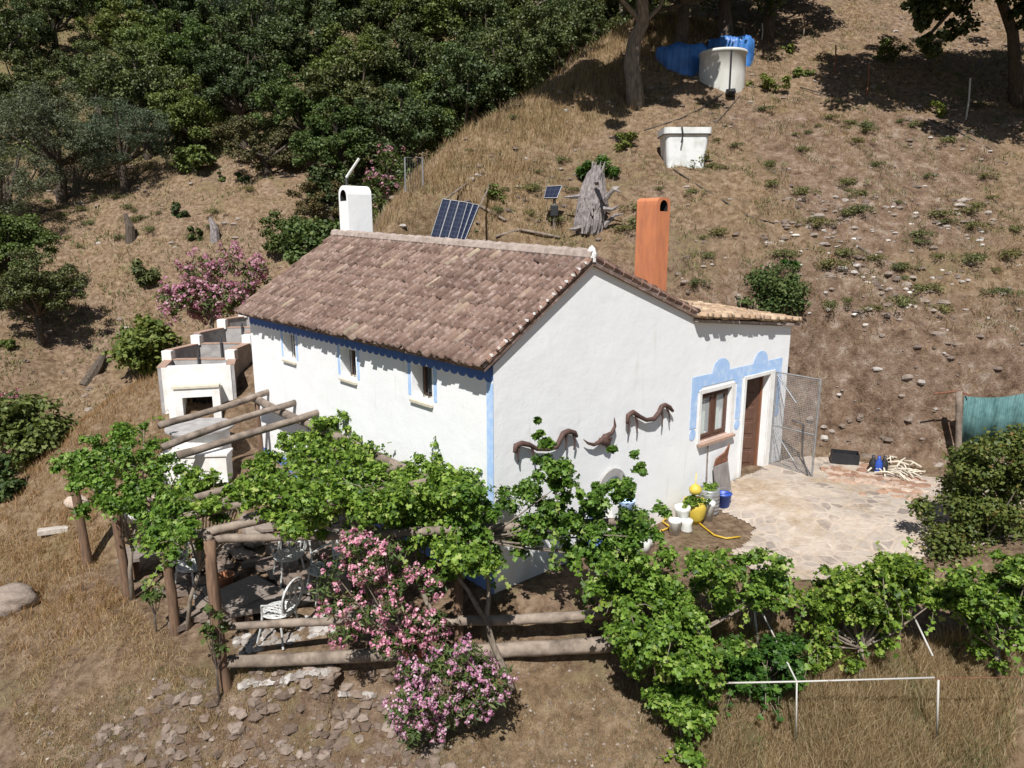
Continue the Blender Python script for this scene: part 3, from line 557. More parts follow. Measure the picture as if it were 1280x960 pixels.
mb = MB(); n_ = 26
for i in range(n_):   # ridge tiles bedded in mortar
    p0 = qa+(qb-qa)*(i/n_)+ZD*.075; p1 = qa+(qb-qa)*((i+1.12)/n_)+ZD*.075; mb.tube([p0, p1], [.105, .125], 8, True, .1)
mb.build('ridge_tiles', 'mortar', roof)
mb = MB()             # whitewashed verge along the gable, broken by tile ends
for a_, b_, z0, z1, m_ in ((-.15, VR, 3.41, ZR, 11), (VR, VB, ZR, ZB, 12)):
    for i in range(m_):
        p0 = W(-.03, a_+(b_-a_)*i/m_, z0+(z1-z0)*i/m_+.075); p1 = W(-.03, a_+(b_-a_)*(i+.93)/m_, z0+(z1-z0)*(i+.93)/m_+.075+RNG.normal(0, .006)); mb.tube([p0, p1], [.065, .05], 7)
v_o = mb.build('verge_tiles', 'tile', roof)
mb = MB()
for a_, b_, z0, z1 in ((-.2, VR, 3.38, ZR, ), (VR, VB+.05, ZR, ZB)):
    mb.prism([W(-.052, a_, z0-.02), W(-.052, b_, z1-.02), W(-.052, b_, z1+.055), W(-.052, a_, z0+.055)], XD*.05)
for i in range(16): 
    t = (i+.5)/16; mb.box(W(-.05, -.15+(VR+.15)*t, 3.41+(ZR-3.41)*t+.12), .09, .02, .035, (XD, YD, ZD))
mb.lathe(W(-.02, VR, ZR+.0), [(.07, 0), (.075, .12), (.05, .2), (.0, .25)], 10); mb.build('verge_mortar', 'whitep', roof)
for i in range(54): mb = MB(); mb.box(W(.02+i*8.65/54, -.19, 3.455), .06, .03, .04, (XD, YD, ZD)); mb.build('mortar_plug', 'mortar', roof)
ra = W(-.1, VB-.02, ZA0+.06); rb = W(-.1, VA+.25, ZA1+.05); rc = W(4.6, VB-.02, ZA0+.36); rd = W(4.6, VA+.25, ZA1+.35)
rs = MB(); slab(rs, [ra, rb, rd, rc], -ZD*.05); an = rs.build('annex_roof', 'mortar', house); tiled('annex_tiles', rc, rd, ra, rb, 'tile_new', .2, .34, an)
for k in range(5): mb = MB(); mb.wbox(.4+k*.9, .5+k*.9, VA, VA+.3, ZA1-.07+.05*k, ZA1+.01+.05*k); mb.build('rafter_end', 'log_br', an)
# ---- chimneys
def chimney(u0, u1, v0, v1, zb, zt, axis_u, mat, name, hole_r, th=.06):
    mb = MB(); n_ = 12; w_ = (v1-v0) if axis_u else (u1-u0); c_ = ((v0+v1) if axis_u else (u0+u1))/2; r = w_/2; fa = .95 if not axis_u else .7; zs = zt-r*fa
    P_ = [(c_-r, zb), (c_-r, zs)]+[(c_-r*math.copysign(abs(math.cos(a))**(1. if not axis_u else .6), math.cos(a)), zs+r*fa*math.sin(a)**(1. if not axis_u else .6)) for a in np.linspace(0, math.pi, n_)[1:-1]]+[(c_+r, zs), (c_+r, zb)]
    ir = hole_r; zi = zs-ir*.3; I_ = [(c_-ir, zi-ir*.7), (c_-ir, zi)]+[(c_-ir*math.cos(a), zi+ir*1.05*math.sin(a)) for a in np.linspace(0, math.pi, n_)[1:-1]]+[(c_+ir, zi), (c_+ir, zi-ir*.7)]
    f3 = (lambda q, e: W((u0, u1)[e], q[0], q[1])) if axis_u else (lambda q, e: W(q[0], (v0, v1)[e], q[1]))
    for e in (0, 1):
        O = [f3(q, e) for q in P_]; I = [f3(q, e) for q in I_]; N_ = len(O)
        mb.add(O+I, [(i, i+1, N_+i+1, N_+i) for i in range(N_-1)]+[(0, N_, 2*N_-1, N_-1)])
    O0 = [f3(q, 0) for q in P_]; O1 = [f3(q, 1) for q in P_]; N_ = len(O0); mb.add(O0+O1, [(i, i+1, N_+i+1, N_+i) for i in range(N_-1)])
    ch = mb.build(name, mat, house); mb = MB(); I0 = [f3(q, 0) for q in I_]; I1 = [f3(q, 1) for q in I_]
    mb.add(I0+I1, [(i, (i+1) % N_, N_+(i+1) % N_, N_+i) for i in range(N_)]); 
    mid = [(p+q)/2 for p, q in zip(I0, I1)]; mb.add(mid, [tuple(range(N_))]); mb.build('flue', 'soot', ch); return ch
chimney(7.3, 7.72, VR-.02, VR+.58, 4.9, 6.22, False, 'white', 'white_chimney', .14)
chimney(.1, .53, 3.62, 3.96, 3.7, 5.76, True, 'orange', 'orange_chimney', .105)
# ================================================================== wall ornaments (iron, hung on the gable wall)
def ornament(lines, label, cat='ornament', grp=None, off=.08):
    mb = MB()
    for pts_, rr in lines: 
        P_ = [on_gable(x, y, off) for x, y in pts_]
        Q = [];  
        for i in range(len(P_)-1):
            for t in (0, .34, .67): Q.append((P_[i]*(1-t)+P_[i+1]*t))
        Q.append(P_[-1]); m_ = len(Q); R_ = np.interp(np.linspace(0, 1, m_), np.linspace(0, 1, len(rr)), rr); mb.tube(Q, list(R_*.82), 8, True)
    o = mb.build('wall_ornament', 'iron', None, True); tag(o, label, cat, grp); return o
def cv(x, y, s=5.333, ox=630, oy=480): return (ox+x/s, oy+y/s)
C_ = lambda *L: [cv(a, b) for a, b in L]
ornament([(C_((820, 265), (828, 210), (860, 188), (900, 215), (950, 240), (1000, 232), (1035, 190), (1050, 150), (1075, 140), (1105, 155), (1125, 180)), [.03, .05, .055, .05, .045, .05, .055, .05, .05, .045, .035]), (C_((838, 240), (830, 290), (825, 335)), [.03, .02, .012]), (C_((880, 215), (890, 270), (885, 325)), [.03, .02, .012]), (C_((1050, 170), (1058, 220), (1052, 285)), [.03, .02, .012]), (C_((1085, 155), (1102, 200), (1106, 255)), [.03, .02, .012])], 'brown iron animal with wavy back on the gable, the one nearest the annex window')
ornament([(C_((72, 458), (80, 410), (120, 395), (170, 405), (220, 432), (300, 435), (350, 420), (375, 370), (395, 330), (430, 315), (470, 325), (485, 350)), [.035, .05, .05, .045, .04, .04, .045, .05, .055, .055, .05, .035]), (C_((98, 420), (92, 470), (96, 520)), [.03, .02, .012]), (C_((185, 410), (195, 460), (200, 510)), [.03, .02, .012]), (C_((412, 340), (415, 390), (412, 440)), [.03, .02, .012]), (C_((462, 330), (474, 385), (465, 440)), [.03, .02, .012])], 'brown iron animal with wavy back, half hidden behind the vine near the corner')
ornament([(C_((530, 370), (560, 395), (600, 405), (640, 385), (680, 350), (720, 325), (740, 280), (735, 225)), [.008, .025, .035, .05, .06, .04, .03, .008]), (C_((640, 370), (665, 380), (690, 395), (690, 430)), [.04, .085, .07, .03]), (C_((668, 350), (700, 365), (680, 410)), [.06, .07, .05])], "brown iron bull's head with two long horns on gable, between the two wavy animals")
# arched grey niche shape with tub
mb = MB(); cN = on_gable(766, 612, .05); n_ = 16
def gl(a, z, d=0): return cN+YD*a+ZD*z-XD*d
O = [gl(.36*math.cos(a), .36*math.sin(a)) for a in np.linspace(0, math.pi, n_)]; I = [gl(.23*math.cos(a), .23*math.sin(a)) for a in np.linspace(math.pi, 0, n_)]
mb.prism([gl(.36, -.8)]+O+[gl(-.36, -.8), gl(-.23, -.8)]+I+[gl(.23, -.8)], XD*.045); o = mb.build('stone_niche', 'grey_render'); tag(o, 'grey arched surround on the gable wall behind the vine', 'niche')
mb = MB(); mb.lathe(on_gable(783, 640, .28), [(.0, 0), (.11, 0), (.14, .2), (.15, .22), (.13, .22), (.12, .05)], 20); tag(mb.build('flower_pot', 'blue', None, True), 'light blue pot seen through the vine under the grey niche', 'pot')
def in_poly0(P, n):
    P = np.array(P, float); lo = P.min(0); hi = P.max(0); out = []
    while len(out) < n:
        q = lo+(hi-lo)*RNG.random((n*3, 2)); out += [tuple(v) for v in q[poly_sd(q[:, 0], q[:, 1], P) < 0]]
    return out[:n]
# ================================================================== PERGOLA
pg = root('pergola', at_z(282, 857, -1.2), 'weathered log pergola with rails in front of the long wall', 'pergola')
def zp(px, py, z): return at_z(px, py, z)
POSTS = [((284, 860), (262, 676), -1.15, .085), ((218, 795), (204, 664), -1.12, .08), ((160, 745), (143, 632), -1.05, .08), ((110, 700), (88, 580), -1.0, .085)]
tops = []
for (bx, by), (tx, ty), z, r in POSTS:
    b_ = at_z(bx, by, z); t_ = at_y(tx, ty, b_[1]); mb = MB(); mb.log(b_-ZD*.3, t_, r, 12, 8, .025); mb.build('post', 'log_br', pg, True); tops.append(t_)
for px in (574, 793):
    b_ = at_y(px, 845 if px < 700 else 830, 9.15); t_ = at_y(px-2, 665 if px < 700 else 645, 9.15); mb = MB(); mb.log(b_-ZD*.3, t_, .07, 12, 8, .03); mb.build('post', 'log_br', pg, True)
for i in range(3): mb = MB(); mb.log(tops[i]+ZD*.02, tops[i+1]+ZD*.06+(tops[i+1]-tops[i])*.06, .06, 10); mb.build('edge_log', 'log', pg, True)
F0 = at_y(252, 677, 9.1); F1 = at_y(520, 668, 9.15); F2 = at_y(812, 652, 9.2)
for a_, b_ in ((F0, F1), (F1-np.array([.2, 0, 0]), F2)): mb = MB(); mb.log(a_+ZD*.03, b_+ZD*.03, .062, 10, 8, .02); mb.build('front_beam', 'log', pg, True)
for (ax, ay, za), (bx, by, zb), r in (((198, 532, 1.5), (337, 489, 1.72), .075), ((203, 559, 1.42), (374, 502, 1.72), .07), ((222, 570, 1.4), (404, 514, 1.7), .075), ((214, 632, 1.2), (432, 556, 1.6), .06),
                                      ((222, 648, 1.15), (500, 584, 1.6), .06), ((226, 674, 1.12), (566, 596, 1.6), .065), ((190, 658, 1.05), (300, 618, 1.3), .07), ((300, 650, 1.2), (480, 604, 1.5), .055)):
    mb = MB(); mb.log(zp(ax, ay, za), zp(bx, by, zb), r, 12, 8, .035); mb.build('rafter', 'log', pg, True)
mb = MB(); mb.log(W(8.1, -.3, 1.6), W(4.2, -.28, 1.55), .085, 12, 9, .03); mb.build('wall_log', 'log', pg, True)
mb = MB(); mb.log(W(4.4, -.28, 1.55), W(.1, -.28, 1.5), .085, 12, 9, .03); mb.build('wall_log', 'log', pg, True)
for u in (7.75, 4.3, .5): mb = MB(); mb.log(W(u, -.3, -1.0), W(u, -.3, 1.55), .06, 10); mb.build('wall_post', 'log_br', pg, True)
for (ax, ay), (bx, by), r in (((270, 785), (486, 776), .055), ((286, 827), (484, 818), .09), ((470, 780), (585, 777), .055), ((478, 820), (600, 814), .08), ((572, 776), (758, 767), .075), ((575, 815), (768, 805), .105)):
    mb = MB(); mb.log(at_y(ax, ay, 9.02), at_y(bx, by, 9.0), r, 12, 8, .012, 1.0); mb.build('rail', 'log', pg, True)
# ================================================================== BASINS, TABLE, CHAIRS
bz = root('stepped_basins', at_y(247, 545, 16.6), 'row of stepped cement basins with white fireplace front beside the far house end', 'basins')
LC = [at_y(203, 477, 16.3), at_y(212, 457, 17.4), at_y(247, 432, 18.5), at_y(279, 410, 19.6), at_y(305, 396, 20.3)]
RC = [at_y(289, 468, 16.7), at_y(290, 449, 17.5), at_y(310, 428, 18.6), at_y(330, 410, 19.7), at_y(345, 396, 20.4)]
def wall_seg(mb, a, b, th, zb): 
    d = unit(np.array([b[0]-a[0], b[1]-a[1], 0])); n_ = np.array([-d[1], d[0], 0])*th/2; lo = lambda p: np.array([p[0], p[1], zb])
    mb.add([a-n_, b-n_, b+n_, a+n_, lo(a)-n_, lo(b)-n_, lo(b)+n_, lo(a)+n_], [(0, 1, 2, 3), (0, 4, 5, 1), (1, 5, 6, 2), (2, 6, 7, 3), (3, 7, 4, 0)])
for i in range(4):
    za = min(LC[i][2], RC[i][2]) if i else 1.95; la, ra_, lb, rb_ = LC[i].copy(), RC[i].copy(), LC[i+1].copy(), RC[i+1].copy()
    top = (LC[i+1][2]+RC[i+1][2])/2; la[2] = ra_[2] = lb[2] = rb_[2] = top if i else 2.08
    lb2, rb2 = lb.copy(), rb_.copy(); bs_ = MB()
    wall_seg(bs_, la, lb2, .16, -.2); wall_seg(bs_, ra_, rb2, .16, -.2); wall_seg(bs_, lb2+np.array([.08, 0, .0]), rb2-np.array([.08, 0, 0]), .14, -.2)
    bs_.add([la-ZD*.55, ra_-ZD*.55, rb2-ZD*.55, lb2-ZD*.55], [(0, 1, 2, 3)])
    o = bs_.build('basin', 'grey_render', bz); cp = MB()
    for a_, b_ in ((la, lb2), (ra_, rb2)): cp.box((a_+b_)/2+ZD*.02, .2, np.linalg.norm(b_-a_)*.97, .03, (unit(np.cross(b_-a_, ZD)), unit(b_-a_), ZD))
    cp.box((lb2+rb2)/2+ZD*.022, np.linalg.norm(rb2-lb2)-.2, .15, .03, (unit(rb2-lb2), unit(np.cross(ZD, rb2-lb2)), ZD)); cp.build('coping', 'cap', o)
    for q in (lb2, rb2): mb = MB(); mb.box(q+ZD*.12, .24, .24, .26); mb.build('corner_block', 'whitep', bz, bevel=.015)
    mb = MB(); m_ = (lb2+rb2)/2; mb.tube([m_+np.array([0, -.12, .15]), m_+np.array([0, -.12, -.4])], .03, 8); mb.build('overflow_pipe', 'darksteel', o)
# white fireplace front
fl, fr = LC[0].copy(), RC[0].copy(); fl[2] = fr[2] = 0; fd = unit(fr-fl); fn = np.cross(fd, ZD); FW = np.linalg.norm(fr-fl)
mb = MB(); wall_grid(mb, fl+fn*.02, fd, fn, [0, FW], lambda x: 2.09, lambda x: -.2, [(.45, FW-.42, .75, 1.42)], .3); mb.build('fireplace_wall', 'whitep', bz)
mb = MB()
for (x0, x1, c0, c1, d0) in ((.28, .45, .3, 1.62, .32), (FW-.42, FW-.25, .3, 1.62, .32), (.45, FW-.42, 1.42, 1.62, .318), (.12, .28, .3, 1.2, .22), (.2, FW-.2, .3, .74, .34)): mb.box(fl+fd*(x0+x1)/2+fn*(d0/2+.02)+ZD*(c0+c1)/2, x1-x0, d0, c1-c0, (fd, fn, ZD))
mb.build('fireplace_surround', 'whitep', bz); mb = MB(); mb.box(fl+fd*FW/2+fn*.22+ZD*1.66, FW-.5, .3, .05, (fd, fn, ZD)); mb.build('mantel', 'stonecream', bz)
mb = MB(); mb.box(fl+fd*FW/2-fn*.27+ZD*1.08, FW-.8, .05, .75, (fd, fn, ZD)); mb.build('firebox', 'soot', bz)
# round drum table
tp = at_z(250, 532, 1.0); tb = root('round_table', tp-ZD*1.0+ZD*.2, 'round grey topped table with white drum base in front of the fireplace', 'table')
mb = MB(); mb.lathe(tp, [(.0, -.07), (.68, -.07), (.72, -.05), (.72, -.01), (.7, .0), (0, 0)], 36); mb.build('table_top', 'grey_render', tb)
mb = MB(); mb.lathe(tp-ZD*.9, [(.62, 0), (.6, .83)], 32); mb.build('drum', 'whitep', tb)
# low white bench beside it
b_ = at_z(245, 568, .55); mb = MB(); dB = unit(np.array([1, .1, 0])); mb.box(b_-ZD*.3, 1.35, .4, .6, (dB, np.cross(ZD, dB), ZD)); mb.box(b_+ZD*.03, 1.42, .46, .06, (dB, np.cross(ZD, dB), ZD)); tag(mb.build('garden_bench', 'whitep', bevel=.01), 'low white masonry bench under the pergola logs', 'bench')
def chair(loc, rz, sc=1):
    r = root('garden_chair', (0, 0, 0), 'white filigree metal garden chair on the shaded terrace', 'chair', 'white filigree chairs on the terrace')
    def ring(mb, c, rx, ry, ax, ay, rr, n=20): mb.tube([c+ax*rx*math.cos(2*math.pi*k/n)+ay*ry*math.sin(2*math.pi*k/n) for k in range(n+1)], rr, 5, False)
    X_, Y_ = np.array([1., 0, 0]), np.array([0, 1., 0]); s = MB(); ring(s, np.array([0, 0, .43]), .22, .22, X_, Y_, .018)
    for k in range(-3, 4): w_ = math.sqrt(.22**2-(k*.06)**2); s.tube([(k*.06, -w_, .43), (k*.06, w_, .43)], .012, 4); s.tube([(-w_, k*.06, .43), (w_, k*.06, .43)], .012, 4)
    for k in range(6): a = k*math.pi/3; ring(s, np.array([.11*math.cos(a), .11*math.sin(a), .435]), .06, .06, X_, Y_, .01, 10)
    s.build('seat', 'alu', r); bk = MB(); bz_ = unit(np.array([0, -.18, 1.])); c = np.array([0, -.26, .70]); ring(bk, c, .22, .25, X_, bz_, .018)
    for k in (-1, 0, 1): ring(bk, c+X_*k*.12, .065, .17, X_, bz_, .012, 14)
    for k in (-1, 1): ring(bk, c+X_*k*.06+bz_*.1, .05, .06, X_, bz_, .01, 10); ring(bk, c+X_*k*.06-bz_*.1, .05, .06, X_, bz_, .01, 10); bk.tube([c+X_*k*.2, c+X_*k*.27+np.array([0, .14, -.04]), c+X_*k*.24+np.array([0, .34, -.1]), (k*.21, .1, .43)], .014, 5)
    bk.build('backrest', 'alu', r)
    for sx in (-1, 1):
        for sy in (-1, 1): l = MB(); l.tube([(sx*.15, sy*.15, .43), (sx*.17, sy*.17, .25), (sx*.22, sy*.22, 0)], [.018, .014, .016], 6); l.build('leg', 'alu', r)
    r.location = tuple(loc); r.rotation_euler = (0, 0, rz); r.scale = (sc,)*3; return r
def copy_tree(o, parent=None):
    c = o.copy(); COL.objects.link(c)
    if parent is not None: c.parent = parent
    for ch in list(o.children): copy_tree(ch, c)
    return c
ch0 = None
for i, (px, py, rz) in enumerate([(365, 752, .6), (408, 775, 2.2), (352, 812, 1.2), (243, 742, -1.9), (385, 735, 3.0)]):
    p = at_z(px, py, -1.0); p[2] = H(p[0], p[1]); r = chair(p, rz, 1.08) if i == 0 else copy_tree(ch0); ch0 = ch0 or r; r.location = tuple(p); r.rotation_euler = (0, 0, rz)
    r['label'] = ['white filigree chair nearest the dark slab table', 'white filigree chair half behind the pink oleander', 'white filigree chair behind the upper rail', 'white filigree chair left of the tall corner post', 'white filigree chair farthest under the vine'][i]
def slab_table(px, py, z, w, d, h, rz, label):
    p = at_z(px, py, z+h); p[2] = z; r = root('slab_table', p, label, 'table'); ax = (np.array([math.cos(rz), math.sin(rz), 0]), np.array([-math.sin(rz), math.cos(rz), 0]), ZD)
    m_ = MB(); m_.box(p+ZD*h, w, d, .08, ax); m_.build('table_top', 'wood_gr', r, bevel=.01)
    for s in (-1, 1): m_ = MB(); m_.box(p+ax[0]*s*w*.32+ZD*(h/2-.02), .12, d*.8, h-.04, ax); m_.build('support', 'log_br', r)
slab_table(305, 742, -1.05, .9, .8, .45, .9, 'grey stone slab table behind the tall corner post')
slab_table(350, 752, -1.05, 1.5, .4, .42, .35, 'narrow dark slab bench before the white chairs')
slab_table(188, 690, -1.0, 1.0, .6, .4, .3, 'pale slab table between the two middle posts')
def sackish(px, py, z, r, mat, name, label, cat, sx=1):
    import bmesh
    m_ = MB(); p = at_z(px, py, z); p[2] = H(p[0], p[1]); bm = bmesh.new(); bmesh.ops.create_icosphere(bm, subdivisions=4, radius=1); q = np.array([v.co[:] for v in bm.verts]); sd = px
    dsp = .72+.5*fbm(q[:, 0]*2+sd, q[:, 1]*2+q[:, 2]*1.7, 1.6, 7, 5)+.12*np.abs(fbm(q[:, 2]*3, q[:, 0]*3+sd, .8, 9, 3)-.5); q = q*dsp[:, None]*r*np.array([1.2, .9, .7])+p+ZD*r*.3
    m_.add(q, [tuple(v.index for v in f.verts) for f in bm.faces]); bm.free(); o = m_.build(name, mat, None, True); tag(o, label, cat)
sackish(168, 672, -1, .3, 'rockw', 'boulder', 'pale boulder behind the second post from the left', 'boulder')
sackish(100, 660, -.9, .2, 'rockr', 'boulder', 'small reddish boulder beside the leftmost post', 'boulder')
sackish(12, 745, -1.2, .4, 'rockb', 'boulder', 'dark boulder low at the left edge', 'boulder')
sackish(200, 655, -.9, .25, 'rockr', 'boulder', 'reddish boulder under the left vine', 'boulder')
mb = MB(); p = ground(68, 668); mb.box(p+ZD*.06, .55, .16, .12, (unit(np.array([1, .35, 0])), unit(np.array([-.35, 1, 0])), ZD)); tag(mb.build('kerb_brick', 'rockw', bevel=.015), 'pale brick block lying left of the leftmost post', 'brick')
for k in range(3): 
    p = at_z(262+k*22, 722+k*26, -1.0); p[2] = H(p[0], p[1]); mb = MB(); mb.lathe(p, [(.09, 0), (.14, .26), (.16, .28), (.13, .28), (.11, .1), (0, .1)], 16); tag(mb.build('flower_pot', 'terracotta', None, True), ['terracotta pot behind the corner post', 'terracotta pot in front of the grey slab table', 'terracotta pot near the left end of the rails'][k], 'pot')
m_ = MB()
for q in in_poly0([(205, 700), (262, 700), (330, 690), (480, 700), (480, 770), (300, 790), (245, 800), (215, 760)], 105):
    p = at_z(q[0], q[1], -1.0); p[2] = H(p[0], p[1])+.04; a = random.random()*3.14; ax = (np.array([math.cos(a), math.sin(a), .1*random.uniform(-1, 1)]), np.array([-math.sin(a), math.cos(a), .15*random.uniform(-1, 1)]), ZD); w_ = random.uniform(.15, .4); d_ = random.uniform(.1, .3); hh = random.uniform(.04, .12)
    poly = [p+ax[0]*w_*math.cos(t)*random.uniform(.8, 1)+ax[1]*d_*math.sin(t)*random.uniform(.8, 1) for t in (.4, 1.4, 2.4, 3.5, 4.4, 5.5)]; m_.prism(poly, ZD*hh)
tag(m_.build('stone_debris', 'rock', loc=(0, 0, 0)), 'jumble of grey stone slabs under the pergola', 'debris', kind='stuff')
# hanging dark bottle group under vine: rusty wire cage behind the right rails with a blue box in it
cg = root('wire_cage', at_y(700, 800, 9.45), 'long rusty wire cage behind the right end of the rails', 'cage'); c0 = at_y(640, 806, 9.5); c1 = at_y(758, 800, 9.5); c0[2] = c1[2] = min(c0[2], c1[2]); L = c1-c0; m_ = MB(); dY = np.array([0, .45, 0]); hh_ = .34
for d_ in (0*dY, dY):
    for z in (0, .17, hh_): m_.tube([c0+d_+ZD*z, c1+d_+ZD*z], .009, 5)
for k in range(9): q = c0+L*k/8; m_.tube([q, q+ZD*hh_, q+dY+ZD*hh_, q+dY], .008, 5)
m_.build('cage_frame', 'rust', cg); m_ = MB(); m_.box(c0+L*.5+dY/2+ZD*.01, np.linalg.norm(L), .43, .02); m_.build('cage_floor', 'rust', cg)
m_ = MB(); q = c0+L*.84+dY*.5+ZD*.15; m_.box(q, .42, .34, .24); tag(m_.build('storage_box', 'teal', bevel=.03), 'faded blue box inside the rusty wire cage', 'box')
for k, f_ in enumerate((.4, .56)): m_ = MB(); q = c0+L*f_+dY*.5+ZD*.02; m_.lathe(q, [(.08, 0), (.12, .2), (.13, .2), (.1, .03), (0, .03)], 14); tag(m_.build('flower_pot', 'terracotta', None, True), ['terracotta pot inside the wire cage, left one', 'terracotta pot inside the wire cage, nearest the blue box'][k], 'pot')
m_ = MB(); q = at_y(518, 832, 9.0); m_.lathe(q, [(.1, 0), (.15, .24), (.17, .25), (.17, .3), (.14, .3), (.12, .1), (0, .1)], 18); tag(m_.build('flower_pot', 'terracotta', None, True), 'orange terracotta pot between the two pink oleanders', 'pot')
# ================================================================== THINGS BY THE GABLE WALL
def wallbase(v, d): p = W(-d, v, 0); p[2] = H(p[0], p[1]); return p
p = wallbase(4.98, .33); m_ = MB(); prof = [(.17, 0)]
for k in range(6): prof += [(.2, .03+k*.07), (.2, .07+k*.07), (.185, .085+k*.07)]
prof += [(.2, .48), (.17, .5), (.16, .46), (0, .46)]; m_.lathe(p, prof, 24); tag(m_.build('metal_keg', 'steel', None, True), 'ribbed grey metal keg used as planter against the gable wall', 'keg')
kegp = p+ZD*.5
p = wallbase(5.33, .42); m_ = MB(); m_.lathe(p, [(.12, 0), (.155, .26), (.17, .27), (.15, .26), (.11, .03), (0, .03)], 22); bk = m_.build('bucket', 'blueplastic', None, True); tag(bk, 'blue plastic bucket beside the metal keg', 'bucket')
m_ = MB(); m_.tube([p+np.array([.16*math.cos(a), .0, .26+.12*math.sin(a)]) for a in np.linspace(0, math.pi, 12)], .006, 5); m_.build('handle', 'steel', bk)
p = wallbase(5.22, .12); rr = root('broom', p, 'long thin broom handle leaning upright under the annex window', 'broom'); m_ = MB(); m_.tube([p+ZD*.15, on_gable(885, 556, .03)], .013, 6); m_.build('stick', 'log', rr); m_ = MB(); m_.box(p+ZD*.1, .06, .2, .2, (XD, YD, ZD)); m_.build('bristles', 'straw', rr)
p = wallbase(5.72, .2); rr = root('weathered_board', p, 'grey weathered board leaning on the wall with rusty sheet on top', 'board'); m_ = MB(); tl = unit(ZD+XD*.2)
m_.box(p+tl*.31, .07, .46, .64, (np.cross(YD, tl), YD, tl)); m_.build('panel', 'board', rr, bevel=.02); m_ = MB(); q = p+tl*.64; m_.prism([q-YD*.24+ZD*.0, q-YD*.18+ZD*.13, q+YD*.1+ZD*.2, q+YD*.26+ZD*.34, q+YD*.2+ZD*.1, q+YD*.22], -XD*.03); m_.build('rusty_sheet', 'rust', rr)
p = wallbase(4.42, .4); rr = root('yellow_pot', p, 'yellow plastic planter with green leaves against the gable wall', 'planter'); m_ = MB(); m_.lathe(p, [(.13, 0), (.19, .12), (.22, .3), (.2, .44), (.18, .44), (.18, .3), (0, .3)], 20); m_.build('pot', 'yellow', rr, True)
m_ = MB(); m_.lathe(p+ZD*.62, [(.0, -.1), (.1, -.05), (.12, .03), (.06, .1), (0, .12)], 14); m_.tube([p+ZD*.3, p+ZD*.95], .01, 5); m_.build('yellow_cover', 'yellow', rr, True); yp = p
for (v, d, mt, h_, r_, lb) in ((4.05, .4, 'ceramic', .5, .16, 'white pot left of the yellow planter'), (4.72, .5, 'ceramic', .44, .14, 'white pot between yellow planter and metal keg'), (3.7, .5, 'ceramic', .34, .13, 'white pot half under the vine, left of other white pots')):
    p = wallbase(v, d); m_ = MB(); r_ *= .8; h_ *= .82; m_.lathe(p, [(r_*.8, 0), (r_, h_*.8), (r_*1.1, h_*.85), (r_*1.1, h_), (r_*.9, h_), (r_*.85, h_*.6), (0, h_*.6)], 20); tag(m_.build('flower_pot', mt, None, True), lb, 'pot')
p = ground(858, 664); m_ = MB(); m_.lathe(p, [(.1, 0), (.11, .02), (.085, .12), (.11, .2), (.09, .22), (.0, .2)], 16); tag(m_.build('flower_pot', 'ceramic', None, True), 'small white pot standing alone in front of the planters', 'pot')
P_ = [ground(x, y)+ZD*.03 for x, y in ((848, 650), (868, 652), (882, 664), (893, 672), (908, 676), (925, 674))]; m_ = MB(); m_.tube(P_, .016, 6); tag(m_.build('garden_hose', 'yhose', None, True), 'yellow garden hose curling on the ground before the planters', 'hose')
P_ = [ground(x, y)+ZD*.03 for x, y in ((822, 668), (838, 662), (845, 652), (835, 648), (828, 656), (842, 665))]; m_ = MB(); m_.tube(P_, .016, 6); tag(m_.build('garden_hose', 'yhose', None, True), 'coil of yellow hose under the yellow planter', 'hose')
# stacked white jugs in vine shade
for k, (px, py, z) in enumerate(((803, 655, .4), (812, 668, .2), (806, 682, .1))): p = at_z(px, py, z); p[2] = H(p[0], p[1]); m_ = MB(); m_.lathe(p, [(.09, 0), (.1, .2), (.04, .26), (.035, .3), (0, .3)], 14); tag(m_.build('white_jug', 'ceramic', None, True), ['white jug nearest the gable wall, at the vine edge', 'white jug in the middle of three at the vine edge', 'white jug nearest the vine row'][k], 'jug')
# blue chair-like boards leaning in the shade
for k, (v, mt, lb) in enumerate(((1.95, 'whitep', 'white board leaning on the gable wall under the vine'), (2.55, 'whitep', 'narrow white board leaning beside the vine post'), (1.6, 'blue_dk', 'blue board leaning on the shaded gable wall'))): p = wallbase(v+.35, .3); m_ = MB(); tl = unit(ZD+XD*.3); m_.box(p+tl*.35, .03, .3 if k != 1 else .18, .7, (np.cross(YD, tl), YD, tl)); tag(m_.build('leaning_board', mt), lb, 'board')
# ================================================================== BANK FOOT
rb2_ = MB()
for k in range(150):
    t = random.random(); px = 1030+t*125; py = 590+t*22+random.gauss(0, 7); p = ground(px, py); rb2_.rockk(p, .06+.1*random.random(), .5)
tag(rb2_.build('stone_edging', 'rockr', loc=(0, 0, 0)), 'tumbled reddish stones along the back edge of the patio', 'stones', kind='stuff')
p = ground(1055, 580); m_ = MB(); s_ = MB(); dC = unit(np.array([1, -.35, 0])); dD = np.cross(ZD, dC)
for (a_, b_, w_, d_) in ((0, -.16, .55, .02), (0, .16, .55, .02), (-.265, 0, .02, .3), (.265, 0, .02, .3)): m_.box(p+dC*a_+dD*b_+ZD*.14, w_, d_, .24, (dC, dD, ZD))
m_.box(p+ZD*.03, .53, .3, .02, (dC, dD, ZD)); tag(m_.build('plastic_crate', 'black'), 'black plastic crate at the foot of the bank', 'crate')
for k in range(3): p = ground(1090+k*7, 590+k); m_ = MB(); m_.lathe(p, [(.07, 0), (.075, .03), (.075, .22), (.03, .3), (.03, .36), (0, .36)], 14); tag(m_.build('bottle', ['black', 'blueplastic', 'black'][k], None, True), ['black bottle nearest the black crate', 'blue bottle between two black bottles', 'black bottle nearest the white branches'][k], 'bottle')
m_ = MB()
